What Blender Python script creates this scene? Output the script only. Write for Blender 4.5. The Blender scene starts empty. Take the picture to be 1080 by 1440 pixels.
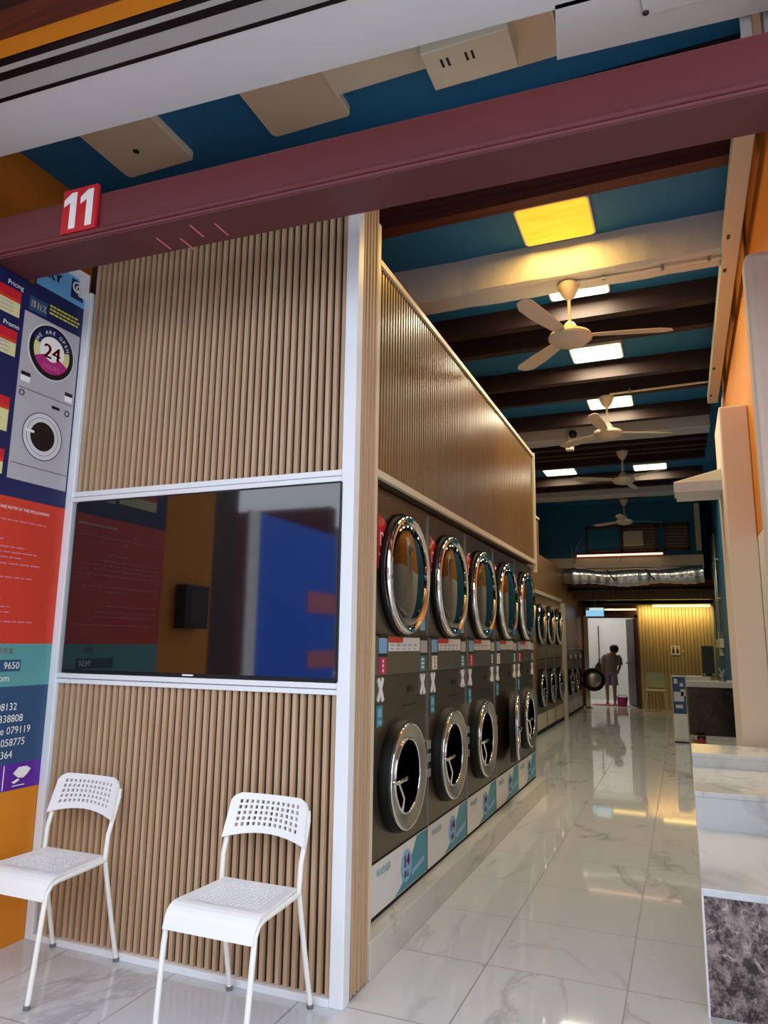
import bpy, bmesh, math, random
from mathutils import Vector, Matrix
random.seed(7)
scene = bpy.context.scene
C = scene.collection
PI = math.pi

# ------------------------------------------------------------------ materials
def _nt(name):
    m = bpy.data.materials.new(name); m.use_nodes = True
    return m, m.node_tree, m.node_tree.nodes['Principled BSDF']

def hexc(h):
    h = h.lstrip('#'); v = [int(h[i:i+2], 16)/255 for i in (0, 2, 4)]
    return tuple((c/12.92 if c <= .04045 else ((c+.055)/1.055)**2.4) for c in v)

def plain(name, col, rough=.5, metal=0, var=.08, scale=6, bump=0, bscale=60, coat=0, emit=None, es=0, spec=.5):
    """paint-like material: base colour with a little noise and optional bump"""
    if isinstance(col, str): col = hexc(col)
    m, nt, b = _nt(name); N = nt.nodes; L = nt.links
    tc = N.new('ShaderNodeTexCoord'); no = N.new('ShaderNodeTexNoise')
    no.inputs['Scale'].default_value = scale; no.inputs['Detail'].default_value = 4
    L.new(tc.outputs['Object'], no.inputs['Vector'])
    mx = N.new('ShaderNodeMix'); mx.data_type = 'RGBA'
    mx.inputs['A'].default_value = (*[c*(1-var) for c in col], 1)
    mx.inputs['B'].default_value = (*[min(1, c*(1+var)) for c in col], 1)
    L.new(no.outputs['Fac'], mx.inputs['Factor']); L.new(mx.outputs['Result'], b.inputs['Base Color'])
    b.inputs['Roughness'].default_value = rough; b.inputs['Metallic'].default_value = metal
    b.inputs['Coat Weight'].default_value = coat; b.inputs['Specular IOR Level'].default_value = spec
    if bump:
        n2 = N.new('ShaderNodeTexNoise'); n2.inputs['Scale'].default_value = bscale
        L.new(tc.outputs['Object'], n2.inputs['Vector'])
        bp = N.new('ShaderNodeBump'); bp.inputs['Strength'].default_value = bump; bp.inputs['Distance'].default_value = .01
        L.new(n2.outputs['Fac'], bp.inputs['Height']); L.new(bp.outputs['Normal'], b.inputs['Normal'])
    if emit is not None:
        e = hexc(emit) if isinstance(emit, str) else emit
        b.inputs['Emission Color'].default_value = (*e, 1); b.inputs['Emission Strength'].default_value = es
    return m

def wood(name, c1, c2, rough=.55, sc=(30, 30, 1.2)):
    m, nt, b = _nt(name); N = nt.nodes; L = nt.links
    tc = N.new('ShaderNodeTexCoord'); mp = N.new('ShaderNodeMapping'); mp.inputs['Scale'].default_value = sc
    no = N.new('ShaderNodeTexNoise'); no.inputs['Scale'].default_value = 1.5; no.inputs['Detail'].default_value = 6
    L.new(tc.outputs['Object'], mp.inputs['Vector']); L.new(mp.outputs['Vector'], no.inputs['Vector'])
    r = N.new('ShaderNodeValToRGB'); r.color_ramp.elements[0].position = .3; r.color_ramp.elements[1].position = .7
    r.color_ramp.elements[0].color = (*hexc(c1), 1); r.color_ramp.elements[1].color = (*hexc(c2), 1)
    L.new(no.outputs['Fac'], r.inputs['Fac']); L.new(r.outputs['Color'], b.inputs['Base Color'])
    b.inputs['Roughness'].default_value = rough
    return m

def marble(name, base, vein, vamt=.6, scale=1.3, rough=.1, tile=None, grout='#8a8882', width=.035, rot=.5, dark=None):
    m, nt, b = _nt(name); N = nt.nodes; L = nt.links
    def math_(op, a, bb=None):
        n = N.new('ShaderNodeMath'); n.operation = op
        for i, v in enumerate((a, bb)):
            if v is None: continue
            if isinstance(v, (int, float)): n.inputs[i].default_value = v
            else: L.new(v, n.inputs[i])
        return n.outputs[0]
    tc = N.new('ShaderNodeTexCoord'); vec = tc.outputs['Object']; groutf = None
    if tile:
        sep = N.new('ShaderNodeSeparateXYZ'); L.new(vec, sep.inputs[0])
        u = math_('DIVIDE', math_('SUBTRACT', sep.outputs[0], tile[0]), tile[2])
        v = math_('DIVIDE', math_('SUBTRACT', sep.outputs[1], tile[1]), tile[2])
        fu, fv = math_('FRACT', u), math_('FRACT', v)
        g = .0032/tile[2]*.9
        eu = math_('MINIMUM', fu, math_('SUBTRACT', 1, fu)); ev = math_('MINIMUM', fv, math_('SUBTRACT', 1, fv))
        groutf = math_('LESS_THAN', math_('MINIMUM', eu, ev), g)
        cmb = N.new('ShaderNodeCombineXYZ'); L.new(math_('FLOOR', u), cmb.inputs[0]); L.new(math_('FLOOR', v), cmb.inputs[1])
        wn = N.new('ShaderNodeTexWhiteNoise'); L.new(cmb.outputs[0], wn.inputs[0])
        vm = N.new('ShaderNodeVectorMath'); vm.operation = 'MULTIPLY_ADD'
        L.new(wn.outputs['Color'], vm.inputs[0]); vm.inputs[1].default_value = (9, 9, 9); L.new(vec, vm.inputs[2])
        vec = vm.outputs[0]
    mp = N.new('ShaderNodeMapping'); mp.inputs['Rotation'].default_value = (.3, .2, rot); mp.inputs['Scale'].default_value = (1, .45, 1)
    L.new(vec, mp.inputs['Vector'])
    no = N.new('ShaderNodeTexNoise'); no.inputs['Scale'].default_value = scale; no.inputs['Detail'].default_value = 7
    no.inputs['Roughness'].default_value = .55; no.inputs['Distortion'].default_value = .7
    L.new(mp.outputs['Vector'], no.inputs['Vector'])
    d = math_('ABSOLUTE', math_('SUBTRACT', no.outputs['Fac'], .5))
    vn = N.new('ShaderNodeMapRange'); L.new(d, vn.inputs['Value'])
    vn.inputs['From Min'].default_value = 0; vn.inputs['From Max'].default_value = width
    vn.inputs['To Min'].default_value = vamt; vn.inputs['To Max'].default_value = 0
    n2 = N.new('ShaderNodeTexNoise'); n2.inputs['Scale'].default_value = scale*1.4; n2.inputs['Detail'].default_value = 3
    L.new(mp.outputs['Vector'], n2.inputs['Vector'])
    mask = N.new('ShaderNodeMapRange'); L.new(n2.outputs['Fac'], mask.inputs['Value'])
    mask.inputs['From Min'].default_value = .42; mask.inputs['From Max'].default_value = .62
    f = math_('MULTIPLY', vn.outputs[0], mask.outputs[0])
    mx = N.new('ShaderNodeMix'); mx.data_type = 'RGBA'
    mx.inputs['A'].default_value = (*hexc(base), 1); mx.inputs['B'].default_value = (*hexc(vein), 1)
    L.new(f, mx.inputs['Factor']); out = mx.outputs['Result']
    if dark:
        n3 = N.new('ShaderNodeTexNoise'); n3.inputs['Scale'].default_value = scale*.9; n3.inputs['Detail'].default_value = 8
        n3.inputs['Roughness'].default_value = .82
        L.new(mp.outputs['Vector'], n3.inputs['Vector'])
        r = N.new('ShaderNodeValToRGB'); r.color_ramp.elements[0].position = .43; r.color_ramp.elements[1].position = .58
        r.color_ramp.elements[0].color = (*hexc(base), 1); r.color_ramp.elements[1].color = (*hexc(dark), 1)
        L.new(n3.outputs['Fac'], r.inputs['Fac']); L.new(r.outputs['Color'], mx.inputs['A'])
    if groutf is not None:
        m3 = N.new('ShaderNodeMix'); m3.data_type = 'RGBA'; L.new(groutf, m3.inputs['Factor'])
        L.new(out, m3.inputs['A']); m3.inputs['B'].default_value = (*hexc(grout), 1); out = m3.outputs['Result']
        rr = math_('ADD', math_('MULTIPLY', groutf, .4), rough); L.new(rr, b.inputs['Roughness'])
    else: b.inputs['Roughness'].default_value = rough
    L.new(out, b.inputs['Base Color'])
    return m

def emis(name, col, st, streak=None):
    if isinstance(col, str): col = hexc(col)
    m, nt, b = _nt(name); N = nt.nodes; L = nt.links
    b.inputs['Base Color'].default_value = (*col, 1)
    b.inputs['Emission Color'].default_value = (*col, 1); b.inputs['Emission Strength'].default_value = st
    if streak:
        tc = N.new('ShaderNodeTexCoord'); mp = N.new('ShaderNodeMapping'); mp.inputs['Scale'].default_value = (4, 22, 4)
        no = N.new('ShaderNodeTexNoise'); no.inputs['Scale'].default_value = 1; no.inputs['Detail'].default_value = 4
        L.new(tc.outputs['Object'], mp.inputs['Vector']); L.new(mp.outputs['Vector'], no.inputs['Vector'])
        r = N.new('ShaderNodeValToRGB'); r.color_ramp.elements[0].position = .35; r.color_ramp.elements[1].position = .72
        r.color_ramp.elements[0].color = (*col, 1); r.color_ramp.elements[1].color = (*hexc(streak), 1)
        L.new(no.outputs['Fac'], r.inputs['Fac']); L.new(r.outputs['Color'], b.inputs['Emission Color'])
    return m

M = {}
M['floor'] = marble('marble_floor_tile', '#cbcdd0', '#8e9095', .66, 1.15, .045, (-.895, 2.84, .6), '#8f8c88', .022, .75)
M['plinth'] = marble('plinth_tile', '#cbc8c0', '#8a8a88', .6, 1.6, .15, None, width=.03)
M['white_marble'] = marble('white_marble', '#e2e6ec', '#aab1bb', .6, 1.8, .12, None, width=.035, rot=1.2)
M['brown_marble'] = marble('brown_marble', '#2c2023', '#d9c8c4', .8, 13.0, .12, None, width=.03, rot=.9, dark='#a69492')
M['dark_marble'] = marble('dark_marble', '#1c1814', '#5a5148', .5, 4.0, .12, None, width=.02, rot=.9, dark='#2f2821')
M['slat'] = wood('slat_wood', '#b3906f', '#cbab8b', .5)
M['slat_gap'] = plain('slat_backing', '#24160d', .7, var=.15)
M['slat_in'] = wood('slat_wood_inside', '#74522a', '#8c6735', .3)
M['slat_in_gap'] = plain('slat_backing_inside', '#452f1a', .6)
M['panel_brown'] = wood('brown_wall_panel', '#8a5e30', '#98693a', .4)
M['back_slat'] = wood('pale_slat', '#b4a070', '#c8b486', .5)
M['back_gap'] = plain('pale_slat_backing', '#8a7648', .6)
M['grey_alu'] = plain('grey_housing', '#b4b2af', .5, var=.05)
M['alu'] = plain('white_aluminium', '#e9ebf0', .35, var=.03)
M['alu_in'] = plain('cream_aluminium', '#d8cdb4', .4, var=.03)
M['maroon'] = plain('maroon_steel', '#6c2f33', .38, var=.16, scale=3, bump=.05, bscale=25)
M['maroon2'] = plain('maroon_steel_shaded', '#5b2c2f', .5, var=.14, scale=3)  # darker copy of the maroon, shade of the underside put into the colour
M['white'] = plain('white_paint', '#d9d9d9', .6, var=.04)
M['white_wall'] = plain('cream_wall_paint', '#ead8c8', .7, var=.05, scale=2)
M['white_wall2'] = plain('white_wall_paint', '#e6e2dc', .7, var=.05, scale=2)
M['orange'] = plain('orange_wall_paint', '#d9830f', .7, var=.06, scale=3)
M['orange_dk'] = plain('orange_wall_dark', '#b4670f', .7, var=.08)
M['blue'] = plain('blue_ceiling_paint', '#1e6f9f', .65, var=.07, scale=3)
M['bluewall'] = plain('blue_wall_paint', '#1b6c90', .65, var=.07, scale=3)
M['beam'] = plain('white_beam_plaster', '#c9c6c2', .75, var=.07, scale=5, bump=.5, bscale=14)
M['joist'] = wood('dark_timber_joist', '#1c0a06', '#32130b', .6, (1.2, 30, 30))
M['timber'] = wood('red_timber', '#45190f', '#6b2a18', .6, (1.2, 30, 30))
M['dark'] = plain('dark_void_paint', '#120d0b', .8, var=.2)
M['black'] = plain('black_plastic', '#0b0b0d', .35, var=.1)
M['rubber'] = plain('black_rubber', '#050505', .55, var=.1, spec=.25)
M['beige'] = plain('beige_diffuser', '#e2cfb2', .5, var=.04)
M['cream'] = plain('cream_plastic', '#e4dcc4', .45, var=.03)
M['chair'] = plain('white_chair_plastic', '#f0f0f2', .4, var=.02)
M['chair_leg'] = plain('white_powder_coat', '#f1eee8', .35, var=.02)
M['foot'] = plain('grey_foot_cap', '#6d6d72', .5)
M['fan'] = plain('cream_fan_enamel', '#d8cab2', .4, var=.03)
M['steel'] = plain('bronze_steel_cabinet', '#6b6253', .34, .85, var=.07, scale=2)
M['steel2'] = plain('grey_steel_panel', '#857c6e', .35, .8, var=.06, scale=2)
M['chrome'] = plain('chrome', (.86, .86, .88), .06, 1, var=.02)
M['bezel'] = plain('silver_bezel', (.42, .41, .37), .3, .85, var=.05)
M['glass'] = plain('dark_door_glass', '#0a0b0d', .04, 0, var=.1, coat=1, spec=.8)
M['window'] = plain('washer_window', '#0b0a12', .08, 0, var=.2, coat=.6)
M['screen'] = plain('tv_screen', '#07060a', .05, 0, var=.05, spec=1.0, coat=.7)
M['red'] = plain('red_sticker', '#c81f2e', .35)
M['pink'] = plain('pink_sticker', '#c2255f', .4)
M['teal'] = plain('teal_sticker', '#3a8fa3', .4)
M['ltblue'] = plain('light_blue_sticker', '#86b6df', .4)
M['white_st'] = plain('white_sticker', '#e4e2de', .4)
M['navy'] = plain('navy_print', '#141d52', .4)
M['sky'] = plain('sky_blue_print', '#64a9dc', .4)
M['redp'] = plain('red_print', '#cf3a24', .45)
M['tealp'] = plain('teal_print', '#5a9a9c', .45)
M['steelp'] = plain('steel_blue_print', '#2a4d73', .45)
M['purple'] = plain('purple_print', '#5b1f96', .45)
M['yellowp'] = plain('pale_yellow_print', '#dcd59a', .45)
M['greyp'] = plain('grey_print', '#b4b0b8', .45)
M['greyp2'] = plain('light_grey_print', '#d3d0d6', .45)
M['magenta'] = plain('magenta_print', '#b0287c', .45)
M['ltyel'] = plain('yellow_text', '#d8d24a', .5)
M['paper'] = plain('white_text', '#f2f0ee', .5)
M['aqua'] = plain('aqua_print', '#5aa6b4', .4)
M['foil'] = plain('duct_foil', (.72, .72, .74), .28, .95, var=.08, bump=.9, bscale=7)
M['door_wood'] = wood('dark_brown_door', '#33211b', '#4a322a', .45)
M['frame_wood'] = wood('brown_window_frame', '#3a2110', '#5a3a1d', .5)
M['greychair'] = plain('pale_green_plastic', '#b9c49b', .5)
M['skin'] = plain('skin', '#a87858', .6)
M['hair'] = plain('black_hair', '#100c0c', .6)
M['shirt'] = plain('grey_shirt', '#8d8e86', .8)
M['shorts'] = plain('lavender_shorts', '#9c9bb8', .8)
M['pinkobj'] = plain('pink_plastic', '#d4477c', .5)
M['redobj'] = plain('red_plastic', '#b01f33', .5)
M['amber'] = emis('amber_panel', (1.0, .46, .02), 1.0, '#ffd040')
M['warm'] = emis('warm_white_panel', (1.0, .86, .5), 2.6)
M['cool'] = emis('pale_panel', (1.0, .92, .72), 2.4)
M['led'] = emis('warm_led_strip', (1.0, .68, .22), 6)
M['led2'] = emis('soft_led_strip', (1.0, .7, .45), 2.2)
M['exit'] = emis('exit_sign_face', (.28, .62, .9), .9)
M['exit2'] = emis('exit_sign_band', (.65, .85, .85), .8)
M['room'] = plain('white_back_room', '#e6e6e2', .7)
M['street'] = plain('pale_concrete', '#8d8c88', .85, var=.2, scale=20)
M['banner'] = plain('blue_banner', '#2f6ff0', .5, var=.05, emit='#2f6ff0', es=0)
M['bannerp'] = plain('pale_pink_print', '#d77a8c', .5)
M['lime'] = plain('pale_green_print', '#b6d98a', .5)
M['shut'] = plain('maroon_shutter', '#5a1c24', .6)
M['grey_far'] = plain('grey_facade', '#8a8781', .8, var=.15)

# ------------------------------------------------------------------ mesh builder
class MB:
    def __init__(s): s.v = []; s.f = []
    def add(s, vs, fs):
        o = len(s.v); s.v += [tuple(v) for v in vs]; s.f += [tuple(i+o for i in f) for f in fs]; return s
    def box(s, x0, x1, y0, y1, z0, z1):
        return s.prism([(x0, y0), (x1, y0), (x1, y1), (x0, y1)], z0, z1)
    def prism(s, poly, z0, z1, ax='z'):
        """extrude a 2D polygon; ax = extrusion axis (other two in cyclic order kept as xy, xz, yz)"""
        n = len(poly)
        def P(a, b, c): return {'z': (a, b, c), 'y': (a, c, b), 'x': (c, a, b)}[ax]
        vs = [P(a, b, z0) for a, b in poly]+[P(a, b, z1) for a, b in poly]
        fs = [tuple(range(n-1, -1, -1)), tuple(range(n, 2*n))]+[(i, (i+1) % n, n+(i+1) % n, n+i) for i in range(n)]
        return s.add(vs, fs)
    def tube(s, path, r, n=10, cap=True):
        path = [Vector(p) for p in path]; rs = r if isinstance(r, (list, tuple)) else [r]*len(path)
        rings = []; up = None
        for i, p in enumerate(path):
            t = (path[min(i+1, len(path)-1)]-path[max(i-1, 0)]).normalized()
            if up is None:
                up = Vector((0, 0, 1)) if abs(t.z) < .9 else Vector((1, 0, 0))
            a = (up-t*up.dot(t))
            a = a.normalized(); b = t.cross(a); up = a
            rings.append([p+(a*math.cos(2*PI*k/n)+b*math.sin(2*PI*k/n))*rs[i] for k in range(n)])
        vs = [v for rg in rings for v in rg]; fs = []
        for i in range(len(rings)-1):
            for k in range(n):
                fs.append((i*n+k, i*n+(k+1) % n, (i+1)*n+(k+1) % n, (i+1)*n+k))
        if cap: fs += [tuple(range(n-1, -1, -1)), tuple((len(rings)-1)*n+k for k in range(n))]
        return s.add(vs, fs)
    def lathe(s, prof, o=(0, 0, 0), ax='z', n=40, sy=1.0):
        """prof: list of (radius, height) revolved about axis through o"""
        vs = []; fs = []; m = len(prof)
        for r, h in prof:
            for k in range(n):
                a = 2*PI*k/n; c, d = r*math.cos(a), r*math.sin(a)*sy
                p = {'z': (c, d, h), 'x': (h, c, d), 'y': (d, h, c)}[ax]
                vs.append((o[0]+p[0], o[1]+p[1], o[2]+p[2]))
        for i in range(m-1):
            for k in range(n):
                fs.append((i*n+k, i*n+(k+1) % n, (i+1)*n+(k+1) % n, (i+1)*n+k))
        if prof[0][0] > 1e-6: fs.append(tuple(range(n-1, -1, -1)))
        if prof[-1][0] > 1e-6: fs.append(tuple((m-1)*n+k for k in range(n)))
        return s.add(vs, fs)
    def ring(s, r0, r1, d, o, ax='x', n=40):
        """annulus of thickness d"""
        return s.lathe([(r0, 0), (r1, 0), (r1, d), (r0, d), (r0, 0)], o, ax, n)
    def torus(s, R, r, o, ax='x', n=44, k=10):
        prof = [(R+r*math.cos(2*PI*i/k), r*math.sin(2*PI*i/k)) for i in range(k+1)]
        o0 = len(s.v); f0 = len(s.f); s.lathe(prof, o, ax, n); del s.f[-2:]; return s
    def build(s, name, mat, parent=None, smooth=None, bevel=0, solid=0, sub=0, loc=None, col=None):
        me = bpy.data.meshes.new(name); me.from_pydata(s.v, [], s.f); me.update()
        bm = bmesh.new(); bm.from_mesh(me)
        bmesh.ops.remove_doubles(bm, verts=bm.verts, dist=1e-6)
        if not solid: bmesh.ops.recalc_face_normals(bm, faces=bm.faces)
        bm.to_mesh(me); bm.free()
        me.materials.append(mat if not isinstance(mat, str) else M[mat])
        o = bpy.data.objects.new(name, me); C.objects.link(o)
        if parent is not None: o.parent = parent
        if loc: o.location = loc
        if smooth:
            for p in me.polygons: p.use_smooth = True
            try: me.set_sharp_from_angle(angle=math.radians(smooth))
            except Exception: pass
        if solid:
            md = o.modifiers.new('solid', 'SOLIDIFY'); md.thickness = solid; md.offset = -1
        if sub:
            md = o.modifiers.new('sub', 'SUBSURF'); md.levels = sub; md.render_levels = sub
        if bevel:
            md = o.modifiers.new('bevel', 'BEVEL'); md.width = bevel; md.segments = 2; md.limit_method = 'ANGLE'
        return o

def tag(o, label, cat, group=None):
    o['label'] = label; o['category'] = cat
    if group: o['group'] = group
    return o
def thing(name, label, cat, loc=(0, 0, 0), group=None):
    o = bpy.data.objects.new(name, None); C.objects.link(o); o.location = loc; o.empty_display_size = .1
    return tag(o, label, cat, group)
def struct(o): o['kind'] = 'structure'; return o
def sempty(name, loc=(0, 0, 0)):
    o = bpy.data.objects.new(name, None); C.objects.link(o); o.location = loc; return struct(o)
def copy_tree(o, loc, label, group=None):
    r = o.copy(); C.objects.link(r); r.location = loc; r['label'] = label
    if group: r['group'] = group
    for ch in list(o.children):
        c = ch.copy(); C.objects.link(c); c.parent = r
        for g in list(ch.children):
            d = g.copy(); C.objects.link(d); d.parent = c
    return r

_dg = None
def text_verts(body, size, align='LEFT', extrude=0.0):
    cu = bpy.data.curves.new('t', 'FONT'); cu.body = body; cu.size = size; cu.align_x = align; cu.extrude = extrude
    cu.resolution_u = 3
    ob = bpy.data.objects.new('t', cu); C.objects.link(ob)
    dg = bpy.context.evaluated_depsgraph_get(); dg.update()
    me = bpy.data.meshes.new_from_object(ob.evaluated_get(dg))
    vs = [tuple(v.co) for v in me.vertices]; fs = [tuple(p.vertices) for p in me.polygons]
    bpy.data.objects.remove(ob); bpy.data.curves.remove(cu); bpy.data.meshes.remove(me)
    return vs, fs
def add_text(mb, body, size, fn, align='LEFT', stretch=1.0, bold=0):
    """fn maps text plane (u,v) to a 3D point"""
    vs, fs = text_verts(body, size, align)
    mb.add([fn(u*stretch, v) for u, v, w in vs], fs)
    for dx in ([bold, -bold] if bold else []):
        mb.add([fn(u*stretch+dx, v) for u, v, w in vs], fs)
    return mb

# ------------------------------------------------------------------ setting
CZ = 4.34
fl = MB(); fl.box(-7, 4, -3.2, 18.05, -.1, 0); struct(fl.build('floor', 'floor'))
MB().box(-30, 30, -26, -3.2, -.25, -.1).build('floor_street', 'street')
struct(bpy.data.objects['floor_street'])
# ceiling: slab, joists, plastered beams
struct(MB().box(-3.8, 2.2, 1.6, 18.3, CZ, CZ+.15).build('ceiling', 'blue'))
_tn = [20]
def tname():
    _tn[0] += 1; return 'trim_%d' % _tn[0]
for y in (3.42, 4.1, 5.93, 6.42, 7.44, 7.95, 9.03, 10.15, 10.7, 11.25, 12.55, 13.0):
    MB().box(-3.6, .45, y, y+.1, 4.16, CZ-.001).build('joist', 'joist' if y != 4.1 else 'timber', sempty(tname()))  # joist by the amber panel gets redder timber: its lit look is coloured in
def beam(y0, y1, z0, amp=.006):
    mb = MB(); nx = 30
    xs = [-3.6+(4.05)*i/nx for i in range(nx+1)]
    rows = []
    for x in xs:
        w = amp*math.sin(x*7.3)+amp*.7*math.sin(x*17.1+1)
        rows.append([(x, y0+w, CZ), (x, y0+w, z0+.02), (x, y0+.02, z0+w), (x, y1-.02, z0+w*.6), (x, y1, z0+.02), (x, y1, CZ)])
    vs = [p for r in rows for p in r]; fs = []
    for i in range(nx):
        for k in range(5): fs.append((i*6+k, i*6+k+1, (i+1)*6+k+1, (i+1)*6+k))
    return mb.add(vs, fs).build('plaster_beam', 'beam', sempty(tname()))
beam(4.97, 5.22, 4.05); beam(9.38, 9.68, 4.08); beam(13.2, 13.52, 4.06)
# party walls
wl = sempty('wall_left')
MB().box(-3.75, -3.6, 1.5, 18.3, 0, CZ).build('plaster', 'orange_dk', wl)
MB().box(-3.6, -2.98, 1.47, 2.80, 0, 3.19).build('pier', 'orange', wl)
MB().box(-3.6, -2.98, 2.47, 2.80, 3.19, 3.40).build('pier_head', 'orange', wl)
wr = sempty('wall_right')
MB().box(.54, .66, 2.4, 8.2, 2.2, CZ).build('orange_plaster', 'orange', wr)
MB().box(.54, .66, 2.4, 8.2, 0, 2.2).build('white_dado', 'white_wall2', wr)
MB().box(.66, .8, 8.2, 18.3, 0, CZ).build('far_plaster', 'bluewall', wr)
# cream piers on the right
p = sempty('trim_1', (.355, 3.43, 0)); MB().box(0, .9, 0, .16, 0, 3.2).build('pier_plaster', 'white_wall', p, bevel=.03)
p = sempty('trim_2', (.343, 5.77, 0)); MB().box(0, .195, 0, .75, 0, 3.2).build('pier_plaster', 'white_wall', p, bevel=.012)

# ------------------------------------------------------------------ slatted partition (front) + TV
FX0, FX1 = -2.978, -1.303
FY = 2.81
wf = sempty('wall_front')
def slats_x(mb, x0, x1, y, z0, z1, pitch=.0385, w=.0235, d=.016):
    n = int(round((x1-x0)/pitch)); p = (x1-x0)/n
    for i in range(n):
        c = x0+(i+.5)*p
        mb.prism([(c-w/2, y), (c-w/2+.003, y-d), (c+w/2-.003, y-d), (c+w/2, y)], z0, z1)
def slats_y(mb, y0, y1, x, z0, z1, pitch=.0385, w=.0245, d=.012):
    n = int(round((y1-y0)/pitch)); p = (y1-y0)/n
    for i in range(n):
        c = y0+(i+.5)*p
        mb.prism([(x, c-w/2), (x+d, c-w/2+.003), (x+d, c+w/2-.003), (x, c+w/2)], z0, z1)
MB().box(-2.975, -1.34, 2.835, 2.9, 0, 3.6).build('backing', 'slat_gap', wf)
mb = MB(); slats_x(mb, -2.93, -1.362, 2.835, 2.165, 3.58); mb.build('upper_slats', 'slat', wf)
mb = MB(); slats_x(mb, -2.93, -1.362, 2.835, .03, 1.21); mb.build('lower_slats', 'slat', wf)
MB().box(-1.40, -1.318, 2.86, 3.06, 0, 3.6).build('return_backing', 'slat_gap', wf)
mb = MB(); slats_y(mb, 2.868, 3.052, -1.318, .012, 3.58); mb.build('return_slats', 'slat', wf)
tr = sempty('trim_3')
MB().box(-2.982, -2.932, 2.802, 2.84, 0, 3.3).build('left_post', 'alu', tr, bevel=.004)
MB().box(-1.365, -1.303, 2.803, 2.865, 0, 3.6).build('corner_post', 'alu', tr, bevel=.004)
MB().box(-2.932, -1.365, 2.808, 2.84, 2.140, 2.168).build('upper_rail', 'alu', tr, bevel=.003)
MB().box(-2.932, -1.365, 2.800, 2.84, 2.112, 2.136).build('upper_rail_lip', 'alu', tr, bevel=.003)
MB().box(-2.932, -1.365, 2.800, 2.84, 1.214, 1.238).build('lower_rail_lip', 'alu', tr, bevel=.003)
MB().box(-2.932, -1.365, 2.808, 2.84, 1.188, 1.211).build('lower_rail', 'alu', tr, bevel=.003)
MB().box(-2.932, -1.365, 2.800, 2.84, 0, .03).build('bottom_rail', 'alu', tr, bevel=.003)
MB().box(-1.35, -1.318, 3.055, 3.11, 0, 3.52).build('return_post', 'alu_in', tr, bevel=.004)
# poster frame top
MB().box(-2.985, -2.95, 2.47, 2.80, 3.36, 3.40).build('poster_top_rail', 'alu', tr)
MB().box(-2.98, -2.95, 2.75, 2.80, 3.26, 3.36).build('poster_bracket', 'alu', tr)

tv = thing('television', 'large black flat screen television built into the slatted wall', 'television', (-2.123, 2.80, 1.242))
MB().box(-.765, .765, -.004, .03, 0, .868).build('cabinet', 'black', tv, bevel=.004)
MB().box(-.757, .757, -.006, -.0045, .016, .860).build('screen', 'screen', tv)
mb = MB().box(-.03, .03, -.0065, -.004, .004, .011)
o = mb.build('maker_mark', 'paper', tv); o['label'] = 'tiny pale mark under the screen'

# inside slatted wall above the machines
wi = sempty('wall_side')
YE = 7.2
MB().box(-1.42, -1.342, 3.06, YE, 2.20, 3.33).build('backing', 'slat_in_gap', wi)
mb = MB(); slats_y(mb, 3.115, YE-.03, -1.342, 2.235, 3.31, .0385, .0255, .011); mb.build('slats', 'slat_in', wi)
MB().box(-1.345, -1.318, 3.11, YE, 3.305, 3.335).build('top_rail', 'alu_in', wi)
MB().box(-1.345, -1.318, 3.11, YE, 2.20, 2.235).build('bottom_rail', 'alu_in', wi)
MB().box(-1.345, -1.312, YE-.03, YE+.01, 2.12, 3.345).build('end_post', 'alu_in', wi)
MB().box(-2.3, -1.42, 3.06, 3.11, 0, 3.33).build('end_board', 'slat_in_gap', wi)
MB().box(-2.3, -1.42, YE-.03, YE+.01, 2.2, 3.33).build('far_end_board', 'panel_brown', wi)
pl = sempty('trim_4')
MB().box(-2.2, -1.303, 3.07, 7.36, 0, .15).build('plinth_tiles', 'plinth', pl, bevel=.004)
MB().box(-2.2, -1.40, 3.2, 7.33, .15, .162).build('plinth_shadow_strip', 'dark', pl)  # solid dark strip standing in for the shade under the machines
# brown panelling behind the second group of machines
wb = sempty('wall_rear_left')
MB().box(-2.5, -2.23, 7.2, 12.45, 2.28, 3.56).build('upper_panel', 'panel_brown', wb)
MB().box(-2.24, -2.21, 7.2, 12.45, 3.55, 3.58).build('upper_panel_cap', 'alu_in', wb)
MB().box(-2.5, -2.23, 12.45, 18.0, 1.3, 2.95).build('lower_panel', 'panel_brown', wb)
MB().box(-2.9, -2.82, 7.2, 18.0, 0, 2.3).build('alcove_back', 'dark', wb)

# ------------------------------------------------------------------ back of the shop
wk = sempty('wall_back')
MB().box(-.98, .8, 18.0, 18.15, 0, 2.7).build('backing', 'back_gap', wk)
MB().box(-3.7, .8, 18.0, 18.15, 2.7, CZ).build('upper_plaster', 'bluewall', wk)
mb = MB(); slats_x(mb, -.95, .66, 18.0, 0.0, 2.35, .073, .066, .012); mb.build('pale_slats', 'back_slat', wk)
MB().box(-3.6, -2.2, 18.0, 18.15, 0, 2.7).build('left_part', 'panel_brown', wk)
MB().box(-2.2, -.98, 18.0, 18.15, 2.13, 2.7).build('lintel', 'frame_wood', wk)
MB().box(-3.6, .45, 15.55, 15.7, 2.95, CZ).build('bulkhead', 'bluewall', wk)
MB().box(-3.6, .46, 15.5, 15.72, 2.95, 3.22).build('bulkhead_ledge', 'beige', wk)
MB().box(-3.6, .66, 15.7, 18.1, 2.62, 2.72).build('low_soffit', 'timber', wk)
MB().box(-2.2, .66, 16.6, 16.75, 2.40, 2.62).build('soffit_beam', 'slat_in', wk)
MB().box(-2.2, .66, 17.55, 17.7, 2.36, 2.5).build('soffit_beam', 'dark', wk)
MB().box(-2.5, .66, 15.72, 16.0, 2.55, 2.7).build('soffit_beam', 'dark', wk)
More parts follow.
